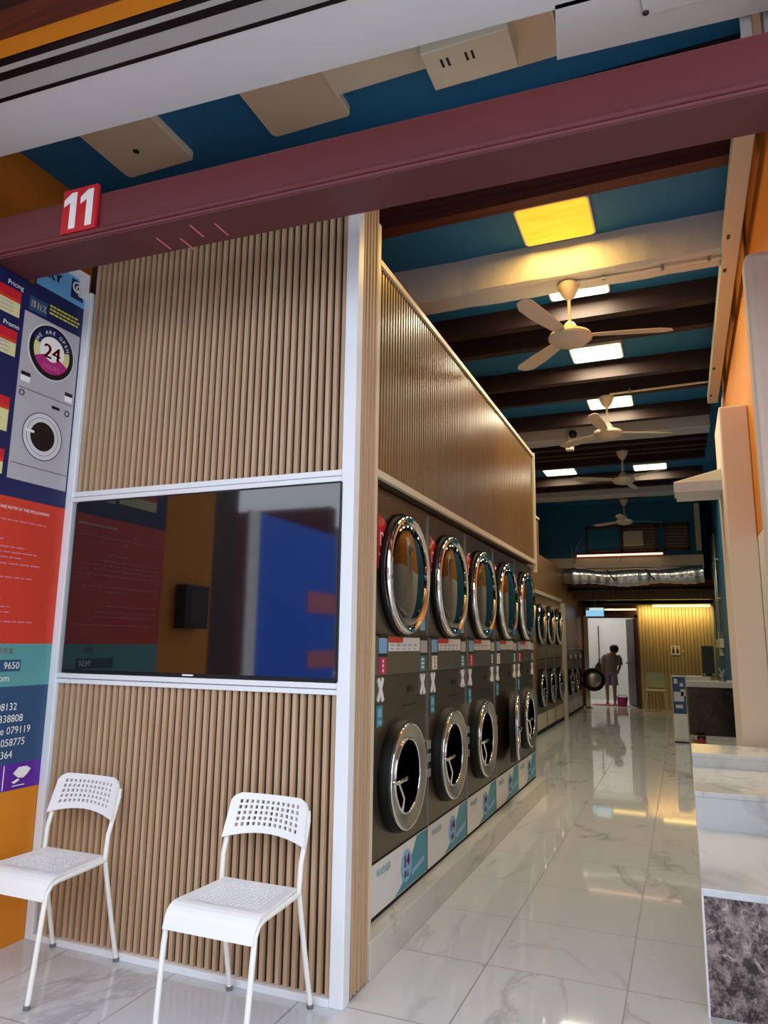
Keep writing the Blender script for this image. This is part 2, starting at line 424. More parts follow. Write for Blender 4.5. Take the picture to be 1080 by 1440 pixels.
# doorway and the white room behind
d1 = sempty('door_1')
MB().box(-2.2, -2.13, 17.96, 18.16, 0, 2.13).build('left_jamb', 'alu_in', d1)
MB().box(-1.04, -.97, 17.95, 18.16, 0, 2.13).build('right_jamb', 'door_wood', d1)
MB().box(-2.2, -.97, 17.95, 18.16, 2.06, 2.16).build('head', 'door_wood', d1)
mb = MB(); mb.prism([(-1.04, 18.12), (-1.075, 18.14), (-1.30, 18.95), (-1.26, 18.96)], .01, 2.05)
lf = mb.build('leaf', 'door_wood', d1)
MB().box(-1.33, -1.29, 18.83, 18.90, .98, 1.02).build('handle', 'bezel', lf)
struct(MB().box(-3.4, -.6, 20.5, 20.6, 0, 2.6).build('wall_room_rear', 'room'))
struct(MB().box(-3.4, -3.3, 18.15, 20.5, 0, 2.6).build('wall_room_left', 'room'))
struct(MB().box(-.9, -.8, 18.15, 20.5, 0, 2.6).build('wall_room_right', 'room'))
struct(MB().box(-3.4, -.8, 18.15, 20.6, 2.6, 2.7).build('ceiling_room', 'room'))
struct(MB().box(-3.4, -.8, 18.05, 20.6, -.1, 0).build('floor_room', 'room'))

# ------------------------------------------------------------------ front head structure (outside)
def obox(name, mat, pts, z0, z1, parent=None, bevel=0):
    return MB().prism(pts, z0, z1).build(name, mat, parent, bevel=bevel)
AL = math.radians(2.5)
def oline(x, y0, x0=-1.076): return y0+math.tan(AL)*(x-x0)     # beam direction
def strip(xa, xb, ya, yb):                             # plan strip, ya/yb given at x=-1.076
    return [(xa, oline(xa, ya)), (xb, oline(xb, ya)), (xb, oline(xb, yb)), (xa, oline(xa, yb))]
rb = sempty('trim_5')
prof = [(2.308, 3.20), (2.303, 3.241), (2.320, 3.250), (2.320, 3.417), (2.323, 3.426), (2.405, 3.426), (2.405, 3.254), (2.522, 3.236), (2.522, 3.20)]
BX = -.973
mb = MB(); xa, xb = -4.6, 3.0; n = len(prof)
mb.add([(x, oline(x, y, BX), z) for x in (xa, xb) for y, z in prof],
       [tuple(range(n)), tuple(range(2*n-1, n-1, -1))]+[(i, (i+1) % n, n+(i+1) % n, n+i) for i in range(n)])
mb.build('beam_section', 'maroon', rb, bevel=.006)
obox('lip_moulding', 'maroon', [(x, oline(x, y, BX)) for x, y in ((xa, 2.294), (xb, 2.294), (xb, 2.311), (xa, 2.311))], 3.213, 3.232, rb, .006)
obox('underside_plate', 'maroon2', [(x, oline(x, y, BX)) for x, y in ((xa, 2.314), (xb, 2.314), (xb, 2.518), (xa, 2.518))], 3.195, 3.202, rb)  # thin plate carrying the shaded maroon
# scratches on the beam underside
for x, y in ((-2.106, 2.40), (-2.007, 2.44), (-1.9, 2.37), (-1.79, 2.40)):
    MB().box(x, x+.008, y-.05, y+.05, 3.1938, 3.1955).build('scratch', 'bannerp', rb)
ns = thing('house_number_sign', 'small red plate with white number 11 on the maroon beam', 'sign', (-2.459, oline(-2.459, 2.308, BX)-.005, 3.238))
ns.rotation_euler = (0, 0, AL)
MB().box(-.098, .098, -.008, .012, 0, .2215).build('plate', 'red', ns, bevel=.002)
mb = MB()
for cx in (-.045, .049):
    mb.prism([(cx+.9*a, .9*b) for a, b in ((-.008, .022), (.032, .022), (.032, .224), (-.002, .224), (-.047, .190), (-.047, .152), (-.008, .172))], -.0095, -.008, 'y')
o = mb.build('numerals', 'paper', ns)
# white roller housing underside and neighbours (measured as plan strips at z 3.8)
AL0 = AL; AL = math.radians(3.3)
wh = sempty('trim_6')
obox('white_soffit', 'white', strip(-5.2, 2.4, 2.085, 2.375), 3.80, 3.95, wh)
MB().prism([(-.318, 2.40), (1.6, 2.50), (1.6, 2.80), (-.352, 2.665)], 3.80, 3.95).build('wide_soffit', 'white', wh)
obox('groove', 'black', strip(-5.2, 2.4, 2.066, 2.085), 3.797, 3.95, wh)
obox('grey_strip', 'grey_alu', strip(-5.2, 2.4, 1.985, 2.066), 3.80, 3.95, wh)
obox('groove', 'black', strip(-5.2, 2.4, 1.95, 1.985), 3.797, 3.95, wh)
obox('grey_strip', 'grey_alu', strip(-5.2, 2.4, 1.925, 1.95), 3.80, 3.95, wh)
obox('dark_strip', 'black', strip(-5.2, 2.4, 1.895, 1.925), 3.80, 3.95, wh)
obox('orange_fascia', 'orange', strip(-5.2, 2.4, 1.81, 1.89), 3.80, 3.95, wh)
obox('red_timber', 'timber', strip(-5.2, 2.4, 1.70, 1.81), 3.79, 3.95, wh)
obox('dark_timber', 'joist', strip(-5.2, 2.4, 1.2, 1.70), 3.79, 3.95, wh)
obox('unseen_canopy_slab', 'white', strip(-7, 4, 1.15, 2.4), 3.95, 4.1, wh)  # unseen slab over the soffit, cut back so more sky light reaches the front
obox('beam_tail', 'white', [(.335, 2.735), (.375, 2.738), (.40, 2.90), (.355, 2.90)], 3.55, 3.95, wh)
obox('beam_tail', 'white', [(.42, 2.76), (.9, 2.79), (.9, 2.86), (.42, 2.83)], 3.62, 3.95, wh)
h = MB().prism([(-.02, 2.42), (.25, 2.435), (.262, 2.58), (-.008, 2.565)], 3.792, 3.80).build('access_hatch', 'white', wh, bevel=.002)
mb = MB().prism([(-.024, 2.416), (.255, 2.431), (.267, 2.585), (-.012, 2.57)], 3.7985, 3.8005)
mb.build('hatch_gap', 'greyp', wh)
MB().lathe([(0.008, 3.784), (.012, 3.788), (.012, 3.792)], (-.0, 2.55, 0), 'z', 12).build('hatch_knob', 'black', wh)
AL = AL0

# ------------------------------------------------------------------ ceiling light panels
def light_panel(x0, x1, y0, y1, mat, label, power=0, col=(1, .88, .62), z=4.30, group=None, name='ceiling_light', cat='light'):
    t = thing(name, label, cat, ((x0+x1)/2, (y0+y1)/2, CZ), 'lit ceiling panels' if power else 'unlit ceiling panels')
    w, d = (x1-x0)/2, (y1-y0)/2
    def rr(w, d, r):
        P = []
        for cx, cy, a0 in ((w-r, d-r, 0), (-w+r, d-r, PI/2), (-w+r, -d+r, PI), (w-r, -d+r, 1.5*PI)):
            P += [(cx+r*math.cos(a0+k*PI/8), cy+r*math.sin(a0+k*PI/8)) for k in range(5)]
        return P
    MB().prism(rr(w, d, .035), z-CZ+.004, 0).build('housing', 'cream', t)
    MB().prism(rr(w-.012, d-.012, .03), z-CZ-.001, z-CZ+.006).build('diffuser', mat, t)
    if power:
        l = bpy.data.lights.new('panel_glow', 'AREA'); l.shape = 'RECTANGLE'; l.size = w*1.8; l.size_y = d*1.8
        l.energy = power; l.color = col
        o = bpy.data.objects.new('panel_glow', l); C.objects.link(o); o.parent = t; o.location = (0, 0, z-CZ-.01)
    return t
G = 'unlit panels above the entrance'
t = light_panel(-3.11, -2.60, 2.62, 3.19, 'beige', 'unlit beige ceiling panel with a small dark hole, nearest the orange corner', group=None, cat='ceiling panel', name='ceiling_panel')
MB().lathe([(.02, -.0425), (.02, -.040)], (-.03, .09, 0), 'z', 14).build('hole', 'dark', t)
light_panel(-2.05, -1.55, 2.62, 3.20, 'beige', 'unlit beige ceiling panel at the left end of the white cable trunking', cat='ceiling panel', name='ceiling_panel')
light_panel(-.92, -.40, 2.62, 3.20, 'beige', 'unlit beige ceiling panel right beside the white junction box', cat='ceiling panel', name='ceiling_panel')
light_panel(-.915, -.415, 4.42, 4.90, 'amber', 'bright amber square light panel, nearest in the shop ceiling', 14, (1, .6, .15))
light_panel(-.89, -.40, 5.40, 5.84, 'warm', 'pale yellow light panel partly behind the nearest fan canopy', 32)
light_panel(-.90, -.40, 6.92, 7.32, 'warm', 'white light panel just below the hub of the nearest fan', 32)
light_panel(-.92, -.40, 8.52, 8.93, 'warm', 'white light panel behind the canopy of the second fan', 32)
light_panel(-2.05, -1.52, 11.92, 12.38, 'cool', 'far light panel at the left between two white beams', 22)
light_panel(-.61, -.09, 12.05, 12.45, 'cool', 'far light panel at the right between two white beams', 22)

# junction box with trunking on the entrance ceiling
jb = thing('junction_box', 'white junction box with slots fixed under the entrance ceiling', 'box', (-.79, 2.86, CZ))
MB().box(-.21, .21, -.08, .16, -.20, -.0).build('body', 'cream', jb, bevel=.006)
for dx in (-.13, -.1, -.01, .02):
    MB().box(dx, dx+.012, -.02, .03, -.202, -.199).build('slot', 'black', jb)
ct = thing('cable_trunking', 'white cable trunking running along the entrance ceiling to the junction box', 'trunking', (-1.28, 2.95, CZ))
MB().box(-.27, .2801, -.11, .07, -.055, .002).build('duct', 'cream', ct, bevel=.004)
MB().box(-.275, -.265, -.115, .075, -.06, 0).build('end_cap', 'cream', ct)

# ------------------------------------------------------------------ poster on the pier
po = thing('wall_poster', 'tall printed laundry poster with navy, red, teal and purple bands', 'poster', (-2.979, 2.80, 0))
def pr(y0, y1, z0, z1, name, mat, d=1, lab=None):
    o = MB().box(0, .0012*d+.002, y0-2.80, y1-2.80, z0, z1).build(name, mat, po)
    return o
PY0, PY1 = 1.98, 2.80
pr(PY0, PY1, 2.08, 3.19, 'navy_field', 'navy'); pr(2.47, PY1, 3.19, 3.30, 'navy_head', 'navy')
pr(PY0, PY1, 1.38, 2.08, 'red_field', 'redp')
pr(PY0, PY1, 1.18, 1.38, 'teal_field', 'tealp')
pr(PY0, PY1, .82, 1.18, 'steel_blue_field', 'steelp')
pr(PY0, PY1, .70, .82, 'purple_field', 'purple')
pr(2.48, PY1, 3.205, 3.36, 'blue_header', 'sky', 2)
pr(2.70, 2.785, 3.235, 3.345, 'logo_square', 'navy', 3)
XX = .0095
def pt(mb, s, size, y, z, align='LEFT', st=1.0, x=XX, bold=0):
    return add_text(mb, s, size, lambda u, v: (x, y-2.80+u, z+v), align, st, bold)
mb = MB(); mb.torus(.028, .004, (.006, 2.74-2.80, 3.305), 'x', 24, 6); mb.torus(.014, .004, (.006, 2.747-2.80, 3.30), 'x', 20, 6)
mb.build('logo_mark', 'paper', po)
mb = MB(); pt(mb, 'KY', .07, 2.54, 3.27, bold=.002); mb.build('header_text', 'navy', po)
pr(2.45, 2.56, 3.05, 3.125, 'name_block', 'steelp', 2)
mb = MB(); pt(mb, 'BEITX', .058, 2.505, 3.066, 'CENTER', .62, bold=.0015); mb.build('name_text', 'paper', po)
mb = MB()
for k, (z, a, b) in enumerate(((3.12, 2.575, 2.765), (3.10, 2.575, 2.775), (3.08, 2.575, 2.765))):
    y = a
    while y < b:
        w = random.uniform(.012, .03); mb.box(.006, .0075, y-2.8, min(b, y+w)-2.8, z, z+.009); y += w+.006
mb.build('slogan_lines', 'ltyel', po)
pr(2.43, 2.79, 2.17, 3.035, 'printed_machine', 'greyp', 2)
def disc(mb, r, y, z, x0, x1, n=40): return mb.lathe([(r, x0), (r, x1)], (0, y-2.8, z), 'x', n)
cy, cz = 2.615, 2.875
disc(MB(), .150, cy, cz, .004, .0062).build('printed_rim', 'greyp2', po)
disc(MB(), .142, cy, cz, .004, .0072).build('printed_gasket', 'black', po)
disc(MB(), .115, cy, cz, .004, .0078).build('printed_disc', 'yellowp', po)
mb = MB()
def arc(mb, r0, r1, a0, a1, x0, x1, n=18):
    vs = []; 
    for i in range(n+1):
        a = a0+(a1-a0)*i/n
        for r in (r0, r1):
            for x in (x0, x1): vs.append((x, cy-2.8+r*math.cos(a), cz+r*math.sin(a)))
    fs = []
    for i in range(n):
        b, c = i*4, (i+1)*4
        fs += [(b, b+2, c+2, c), (b+1, c+1, c+3, b+3), (b+2, b+3, c+3, c+2), (b, c, c+1, b+1)]
    return mb.add(vs, fs)
arc(mb, .084, .132, math.radians(18), math.radians(162), .005, .0084); mb.build('printed_arc', 'navy', po)
disc(MB(), .078, cy, cz+.005, .005, .0082).build('printed_centre', 'paper', po)
mb = MB(); arc(mb, .05, .115, math.radians(205), math.radians(335), .005, .0086); mb.build('printed_ribbon', 'magenta', po)
mb = MB(); pt(mb, '24', .105, cy, cz-.035, 'CENTER', 1.05, .0098, .003); mb.build('printed_number', 'red', po)
def arc_text(s, r, a_mid, size):
    n = len(s); da = .80*size/r; mb = MB()
    for i, ch in enumerate(s):
        if ch == ' ':
            mb.build('printed_arc_word', 'paper', po); mb = MB(); continue
        a = a_mid+da*(n-1)/2-da*i
        vs, fs = text_verts(ch, size, 'CENTER')
        ca, sa = math.cos(a-PI/2), math.sin(a-PI/2)
        mb.add([(.0098, cy-2.8+r*math.cos(a)+u*ca-v*sa, cz+r*math.sin(a)+u*sa+v*ca) for u, v, w in vs], fs)
    mb.build('printed_arc_word', 'paper', po)
arc_text('WE ARE OPEN', .098, PI/2, .027)
mb = MB(); pt(mb, 'HOURS', .032, cy, cz-.092, 'CENTER', 1, .0098); mb.build('printed_hours', 'bannerp', po)
cy2, cz2 = 2.61, 2.42
disc(MB(), .122, cy2, cz2, .004, .0066).build('printed_lower_rim', 'greyp2', po)
mb = MB(); mb.torus(.122, .002, (.0066, cy2-2.8, cz2), 'x', 40, 6); mb.torus(.098, .001, (.0066, cy2-2.8, cz2), 'x', 40, 6); mb.build('printed_lower_line', 'black', po)
disc(MB(), .075, cy2, cz2, .004, .0076).build('printed_lower_glass', 'black', po)
MB().box(.007, .0085, 2.505-2.8, 2.555-2.8, 2.425, 2.437).build('printed_latch', 'paper', po)
for y0, y1, z0, z1 in ((2.445, 2.50, 2.70, 2.72), (2.725, 2.775, 2.68, 2.70), (2.65, 2.70, 2.585, 2.60)):
    MB().box(.005, .0066, y0-2.8, y1-2.8, z0, z1).build('printed_slot', 'black', po)
MB().box(.005, .0064, 2.445-2.8, 2.50-2.8, 2.67, 2.70).build('printed_tag', 'paper', po)
MB().box(.005, .0064, 2.725-2.8, 2.775-2.8, 2.65, 2.68).build('printed_tag', 'paper', po)
for z in (2.635, 2.25): MB().box(.005, .0062, 2.44-2.8, 2.785-2.8, z, z+.003).build('printed_seam', 'steel2', po)
for y, z in ((2.46, 2.61), (2.75, 2.585)): MB().torus(.014, .0025, (.006, y-2.8, z), 'x', 20, 6).build('printed_dial', 'black', po)
for zt, zb, hd in ((3.11, 2.975, 'Pricing'), (2.90, 2.77, 'Promo'), (2.56, 2.39, ''), (2.30, 2.18, '')):
    pr(2.08, 2.40, zb, zt, 'price_card', 'yellowp', 2)
    pr(2.08, 2.40, zt-.045, zt, 'price_header', 'red', 3)
    pr(2.08, 2.40, zt-.062, zt-.045, 'price_band', 'redp', 3)
    mb = MB()
    for k in range(3): mb.box(.006, .0068, 2.12-2.8, 2.36-2.8, zb+.014+k*.02, zb+.02+k*.02)
    mb.build('price_lines', 'greyp', po)
    if hd:
        mb = MB(); pt(mb, hd, .034, 2.405, zt+.012, 'RIGHT'); mb.build('price_title', 'paper', po)
mb = MB(); pt(mb, 'TAKE NOTE OF THE FOLLOWING:', .021, 2.70, 2.02, 'RIGHT', .93); mb.build('notice_title', 'paper', po)
mb = MB()
for z, b in ((1.965, 2.69), (1.94, 2.35), (1.87, 2.45), (1.835, 2.58), (1.81, 2.65), (1.785, 2.56), (1.755, 2.68), (1.69, 2.64), (1.665, 2.45), (1.585, 2.47), (1.55, 2.52), (1.525, 2.52), (1.48, 2.66)):
    y = 2.02 if b > 2.46 else 2.3; mb = MB()
    while y < b:
        w = random.uniform(.02, .06); mb.box(.004, .0055, y-2.8, min(b, y+w)-2.8, z, z+.0065); y += w+.009
    mb.build('notice_line', 'bannerp', po)
mb = MB(); pt(mb, 'line:', .05, 2.575, 1.335, 'RIGHT', bold=.001); pt(mb, 'om', .045, 2.56, 1.205, 'RIGHT'); mb.build('hotline_text', 'paper', po)
pr(2.35, 2.62, 1.25, 1.305, 'number_block', 'steelp', 2)
mb = MB(); pt(mb, '9650', .045, 2.61, 1.263, 'RIGHT'); mb.build('hotline_number', 'paper', po)
mb = MB()
for s, y, z in (('08132', 2.62, 1.07), ('338808', 2.66, 1.015), ('re 079119', 2.71, .96), ('058775', 2.685, .905), ('9364', 2.62, .85)):
    mb = MB(); pt(mb, s, .048, y, z, 'RIGHT', .95); mb.build('address_line', 'paper', po)
mb = MB(); mb.box(.004, .0055, 2.585-2.8, 2.589-2.8, .705, .815)
mb.prism([(-.16, .775), (-.13, .80), (-.085, .80), (-.06, .785), (-.08, .762), (-.10, .748), (-.13, .752)], .004, .0058, 'x')
mb.prism([(-.165, .735), (-.13, .748), (-.12, .74), (-.15, .727)], .004, .0058, 'x')
mb.box(.004, .0055, -.16, -.09, .715, .719)
mb.build('purple_band_mark', 'paper', po)

# ------------------------------------------------------------------ chairs
def make_chair(loc, label):
    t = thing('stacking_chair', label, 'chair', loc, None)
    # local: +y to the back (wall), seat faces -y
    W = .187
    for s in (-1, 1):
        # rear upright: foot back, seat forward, back top leaning back
        MB().tube([(s*W, .235, 0.012), (s*W*.985, .20, .15), (s*W*.97, .155, .33), (s*W*.96, .128, .45), (s*W*.965, .135, .55), (s*W*.97, .165, .64), (s*W*.965, .185, .70), (s*W*.93, .195, .735)], .0105, 10).build('rear_leg', 'chair_leg', t, smooth=50)
        fl = MB().tube([(s*.182, -.235, .012), (s*.186, -.222, .15), (s*.188, -.205, .33), (s*.187, -.195, .40), (s*.186, -.175, .428), (s*.184, -.14, .436), (s*.182, 0, .440), (s*.180, .125, .446)], .0105, 10).build('front_leg', 'chair_leg', t, smooth=50)
        for y in (.236, -.236):
            MB().lathe([(.009, 0), (.0135, .001), (.0135, .014), (.0112, .016)], (s*(W if y > 0 else .182), y, 0), 'z', 14).build('foot_cap', 'foot', t)
    # backrest: perforated shell
    def grid(us, vs, fn, hole):
        mb = MB(); nu, nv = len(us), len(vs)
        vv = [fn(u, v) for v in vs for u in us]; ff = []
        for j in range(nv-1):
            for i in range(nu-1):
                if hole(i, j): continue
                ff.append((j*nu+i, j*nu+i+1, (j+1)*nu+i+1, (j+1)*nu+i))
        return mb.add(vv, ff)
    us = [-1, -.93]; n = 12
    for k in range(n):
        a = -.80+1.6*k/n; us += [a+.03, a+.03+.075]
    us += [.93, 1]
    us = sorted(us)
    vs = [0, .05]; m = 5
    for k in range(m):
        a = .17+.70*k/m; vs += [a+.02, a+.02+.085]
    vs += [.96, 1]
    vs = sorted(vs)
    def bf(u, v):
        w = .191-.012*v
        edge = abs(u)
        z0 = .612+.028*(1-u*u)
        z1 = .782-.030*max(0, (edge-.80)/.2)**2
        x = u*w
        z = z0+(z1-z0)*v
        yb = .158+.055*((z-.60)/.18)+.018*(1-u*u)-.018
        # side wings wrap round the tube
        return (x, yb-.014, z)
    def bh(i, j):
        return 2 <= i < 2+2*n-1 and (i % 2 == 0) and 2 <= j < 2+2*m-1 and (j % 2 == 0)
    grid(us, vs, bf, bh).build('backrest', 'chair', t, solid=.012)
    # seat: perforated with a plain waterfall front
    su = [-1, -.86]; n2 = 13
    for k in range(n2):
        a = -.76+1.52*k/n2; su += [a+.02, a+.02+.065]
    su += [.86, 1]; su = sorted(su)
    sv = [0, .05]; m2 = 11
    for k in range(m2):
        a = .09+.55*k/m2; sv += [a+.005, a+.005+.028]
    sv += [.68, .72, .76, .80, .84, .88, .92, .96, 1.0]; sv = sorted(sv)
    def sf(u, v):
        # v: 0 back edge .. 1 lip
        L = .375
        s_ = v*L
        w = .168+.024*min(1, v/.8)
        if v < .72:
            y = .135-s_*1.04; z = .452-.016*(1-u*u)*math.sin(PI*min(1, v/.72))*.9
            z += -.004*v
        else:
            a = (s_-.72*L)
            R = .05; th = min(a/R, 1.25)
            y = .135-.72*L*1.04-R*math.sin(th)-(a-R*th)*math.cos(th); z = .449-R*(1-math.cos(th))-(a-R*th)*math.sin(th)
        return (u*w, y, z)
    def sh(i, j):
        return 2 <= i < 2+2*n2-1 and (i % 2 == 0) and 2 <= j < 2+2*m2-1 and (j % 2 == 0)
    grid(su, sv, sf, sh).build('seat', 'chair', t, solid=.010)
    return t
GC = 'white chairs by the slatted wall'
ch = make_chair((-1.616, 2.537, 0), 'white perforated stacking chair beneath the right half of the television'); ch['group'] = GC
copy_tree(ch, (-2.60, 2.555, 0), 'white perforated stacking chair in the corner beside the printed wall poster')

# ------------------------------------------------------------------ laundry machines
MX = -1.39
def dryer_door(t, cyy, czz, R, name='dryer_door'):
    d = MB().lathe([(R*1.03, 0), (R*1.04, .018), (R*1.0, .03), (R*.85, .03)], (0, cyy, czz), 'x', 48).build(name, 'rubber', t, smooth=40)
    prof = [(R*1.0, .026), (R*1.005, .045), (R*.985, .058), (R*.955, .063), (R*.92, .059), (R*.875, .048), (R*.85, .04)]
    mb = MB(); mb.lathe(prof, (0, cyy, czz), 'x', 56); del mb.f[-2:]
    mb.build('chrome_ring', 'chrome', d, smooth=60)
    g = [(R*.86, .041)]+[(R*.86*math.cos(a), .041+.06*math.sin(a)) for a in [k*PI/2/9 for k in range(1, 9)]]+[(0.0005, .101)]
    MB().lathe(g, (0, cyy, czz), 'x', 48).build('glass_bowl', 'glass', d, smooth=60)
    return d
def washer_door(t, cyy, czz, R, swing=0):
    s = -1
    d = MB().lathe([(R*1.05, 0), (R*1.05, .03), (R*.99, .05), (R*.8, .05)], (0, 0, 0), 'x', 48).build('washer_door', 'rubber', t, smooth=40)
    mb = MB(); mb.lathe([(R*.97, .045), (R*.97, .06), (R*.94, .068), (R*.90, .066), (R*.70, .054), (R*.66, .045)], (0, 0, 0), 'x', 52); del mb.f[-2:]
    mb.build('bezel', 'bezel', d, smooth=40)
    mb = MB(); mb.torus(R*.965, .007, (.062, 0, 0), 'x', 52, 8); mb.build('outer_rim', 'chrome', d, smooth=60)
    mb = MB(); mb.torus(R*.685, .007, (.054, 0, 0), 'x', 44, 8); mb.build('inner_rim', 'chrome', d, smooth=60)
    MB().lathe([(R*.69, .05), (R*.5, .043), (R*.3, .038), (.0005, .036)], (0, 0, 0), 'x', 40).build('window', 'window', d, smooth=60)
    mb = MB(); mb.tube([(.07, s*R*.98, 0), (.085, s*R*.85, 0), (.085, s*R*.40, .004), (.07, s*R*.33, .006)], .010, 8)
    mb.build('latch_handle', 'chrome', d, smooth=50)
    mb = MB(); mb.tube([(.075, s*R*.72, .0), (.075, s*R*.42, -.09), (.06, s*R*.36, -.16)], .006, 8); mb.build('latch_lever', 'chrome', d, smooth=50)
    d.location = (0, cyy, czz)
    if swing:
        d.rotation_euler = (0, 0, swing); hy = cyy+R*1.02
        d.location = (math.sin(swing)*R*1.02, hy-R*1.02*math.cos(swing), czz)
    return d
W = .805
def stk(t, y0, y1, z0, z1, name, mat, x=.0, d=.002, lab=None):
    o = MB().box(x, x+d, y0, y1, z0, z1).build(name, mat, t)
    if lab: o['label'] = lab
    return o
def make_stack(loc, label, i, kick='14', detail=True, plain_kick=False):
    t = thing('stacked_washer_dryer', label, 'washing machine', loc, None)
    rnd = random.Random(i)
    H = 2.03
    MB().box(-.75, 0, 0.004, W-.004, 0.015, H).build('cabinet', 'steel', t, bevel=.006)
    # panel seams
    MB().box(-.002, .004, .006, W-.006, 1.098, 1.106).build('unit_seam', 'dark', t)
    MB().box(-.002, .003, .006, W-.006, .243, .25).build('kick_seam', 'dark', t)
    for y in (.004, W-.010):
        MB().box(0, .006, y, y+.006, .25, H-.01).build('edge_trim', 'bezel', t)
    dryer_door(t, W/2-.03, 1.62, .316)
    washer_door(t, W/2-.05, .595, .262, swing=.17 if i == 3 else 0)
    # control fascia
    MB().box(0, .012, .012, W-.012, 1.10, 1.29).build('control_fascia', 'steel2', t, bevel=.003)
    stk(t, .17, W-.17, 1.215, 1.285, 'instruction_label', 'white_st', .012)
    stk(t, .17, .37, 1.258, 1.285, 'instruction_heading', 'redp', .0125)
    mb = MB()
    for k in range(5):
        y = .19+k*.085
        mb.box(.0142, .0148, y, y+.055, 1.24, 1.252); mb.box(.0142, .0148, y, y+.04, 1.224, 1.231)
    mb.build('instruction_text', 'greyp', t)
    stk(t, .045, .145, 1.205, 1.28, 'price_display', 'ltblue', .012, lab='pale blue display window')
    mb = MB(); mb.box(.012, .016, .04, .15, 1.28, 1.30); mb.box(.012, .016, .04, .15, 1.19, 1.204); mb.box(.012, .016, W-.15, W-.04, 1.275, 1.30); mb.box(.012, .016, W-.15, W-.04, 1.19, 1.2)
    mb.build('display_frame', 'black', t)
    stk(t, W-.15, W-.04, 1.205, 1.272, 'card_reader', 'greyp', .012)
    stk(t, .05, .14, 1.105, 1.185, 'dryer_sticker', 'pink' if i % 2 == 0 else 'white_st', .012)
    mb = MB()
    for k in range(3): mb.lathe([(.009, .0142), (.009, .015)], (0, .095, 1.122+k*.023), 'x', 10)
    mb.build('sticker_dots', 'paper' if i % 2 == 0 else 'red', t)
    stk(t, W-.15, W-.08, 1.105, 1.185, 'teal_sticker', 'teal', .012)
    mb = MB()
    for k in range(3): mb.box(.0142, .015, W-.14, W-.095, 1.118+k*.022, 1.130+k*.022)
    mb.build('teal_sticker_text', 'white_st', t)
    MB().box(0, .0015, .0, W, -.006, .012).build('toe_shadow', 'dark', t)  # flush dark strip painted in as the shadow line under the machine
    # X-shaped white hinge covers
    for y in (.055, W-.125):
        mb = MB()
        for s in (-1, 1):
            a = .52*s; c, sn = math.cos(a), math.sin(a)
            pts = [(-.011, -.062), (.011, -.062), (.011, .062), (-.011, .062)]
            mb.prism([(y+.035+p*c-q*sn, 1.03+p*sn+q*c) for p, q in pts], .001, .008+.001*s, 'x')
        mb.build('crossed_sticker', 'paper', t)
    stk(t, .05, .125, .855, .955, 'washer_teal_sticker', 'teal', .001)
    mb = MB(); mb.box(.0032, .004, .065, .11, .90, .94); mb.box(.0032, .004, .065, .11, .865, .885); mb.build('washer_sticker_text', 'ltblue', t)
    MB().box(0, .006, .48, .56, 1.0, 1.03).build('lock', 'black', t)
    MB().box(0, .004, .40, .62, .93, .935).build('soap_seam', 'dark', t)
    hb = MB(); hb.box(.0, .006, W-.078, W-.012, .515, .72)
    for z in (.52, .60, .67): hb.box(.0, .03, W-.075, W-.015, z, z+.045)
    hb.build('hinge_block', 'bezel', t, bevel=.004)
    # red dryer label, slightly tilted corner
    mb = MB(); mb.prism([(.03, 1.90), (.15, 1.86), (.15, 1.67), (.10, 1.62), (.03, 1.62)], .001, .004, 'x') if i < 3 else mb.prism([(.03, 1.9), (.08, 1.9), (.08, 1.85), (.03, 1.85)], .001, .004, 'x')
    mb.build('red_dryer_label', 'red', t)
    if i < 3:
        mb = MB(); add_text(mb, 'D', .1, lambda u, v: (.006, .05+u, 1.74+v), 'LEFT', .8); mb.box(.0045, .006, .05, .13, 1.69, 1.70); mb.build('red_label_text', 'paper', t)
    stk(t, W-.13, W-.05, 1.33, 1.42, 'round_blue_sticker', 'ltblue', .001) if i < 2 else None
    # kick panel
    stk(t, .008, W-.008, .018, .242, 'kick_panel', 'white_st', .001, .003)
    mb = MB()
    pts = [(.30, .022)]+[(.30+.33*(k/10)**.7, .022+.216*(k/10)**1.15) for k in range(1, 11)]+[(W-.012, .238), (W-.012, .022)]
    mb.prism(pts, .003, .0052, 'x'); mb.build('kick_swoosh', 'teal', t)
    mb = MB(); mb.prism([(.55, .06), (.75, .09), (.75, .115), (.55, .085)], .004, .006, 'x'); mb.build('kick_streak', 'ltblue', t)
    MB().lathe([(.078, .004), (.078, .0062)], (0, .47, .13), 'x', 30).build('kick_badge', 'ltblue', t)
    mb = MB(); add_text(mb, kick, .085, lambda u, v: (.008, .47+u, .125+v), 'CENTER', 1, .004); add_text(mb, 'KG', .045, lambda u, v: (.008, .47+u, .075+v), 'CENTER', 1, .002); mb.build('kick_number', 'magenta', t)
    mb = MB(); add_text(mb, 'WASHER', .05, lambda u, v: (.0055, .07+u, .175+v), 'LEFT', .9); mb.build('kick_word', 'aqua', t)
    return t
names = ['stacked washer and dryer nearest the corner post of the slatted wall',
         'second stacked washer and dryer from the slatted corner, pink 14 on its base',
         'middle machine of the front row of five stacked washers and dryers',
         'stacked washer and dryer with its lower door ajar, fourth from the corner',
         'last machine at the far end of the front row of stacked washers']
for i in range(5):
    make_stack((MX, 3.25+.81*i, .152), names[i], i)['group'] = 'front row of stacked machines'
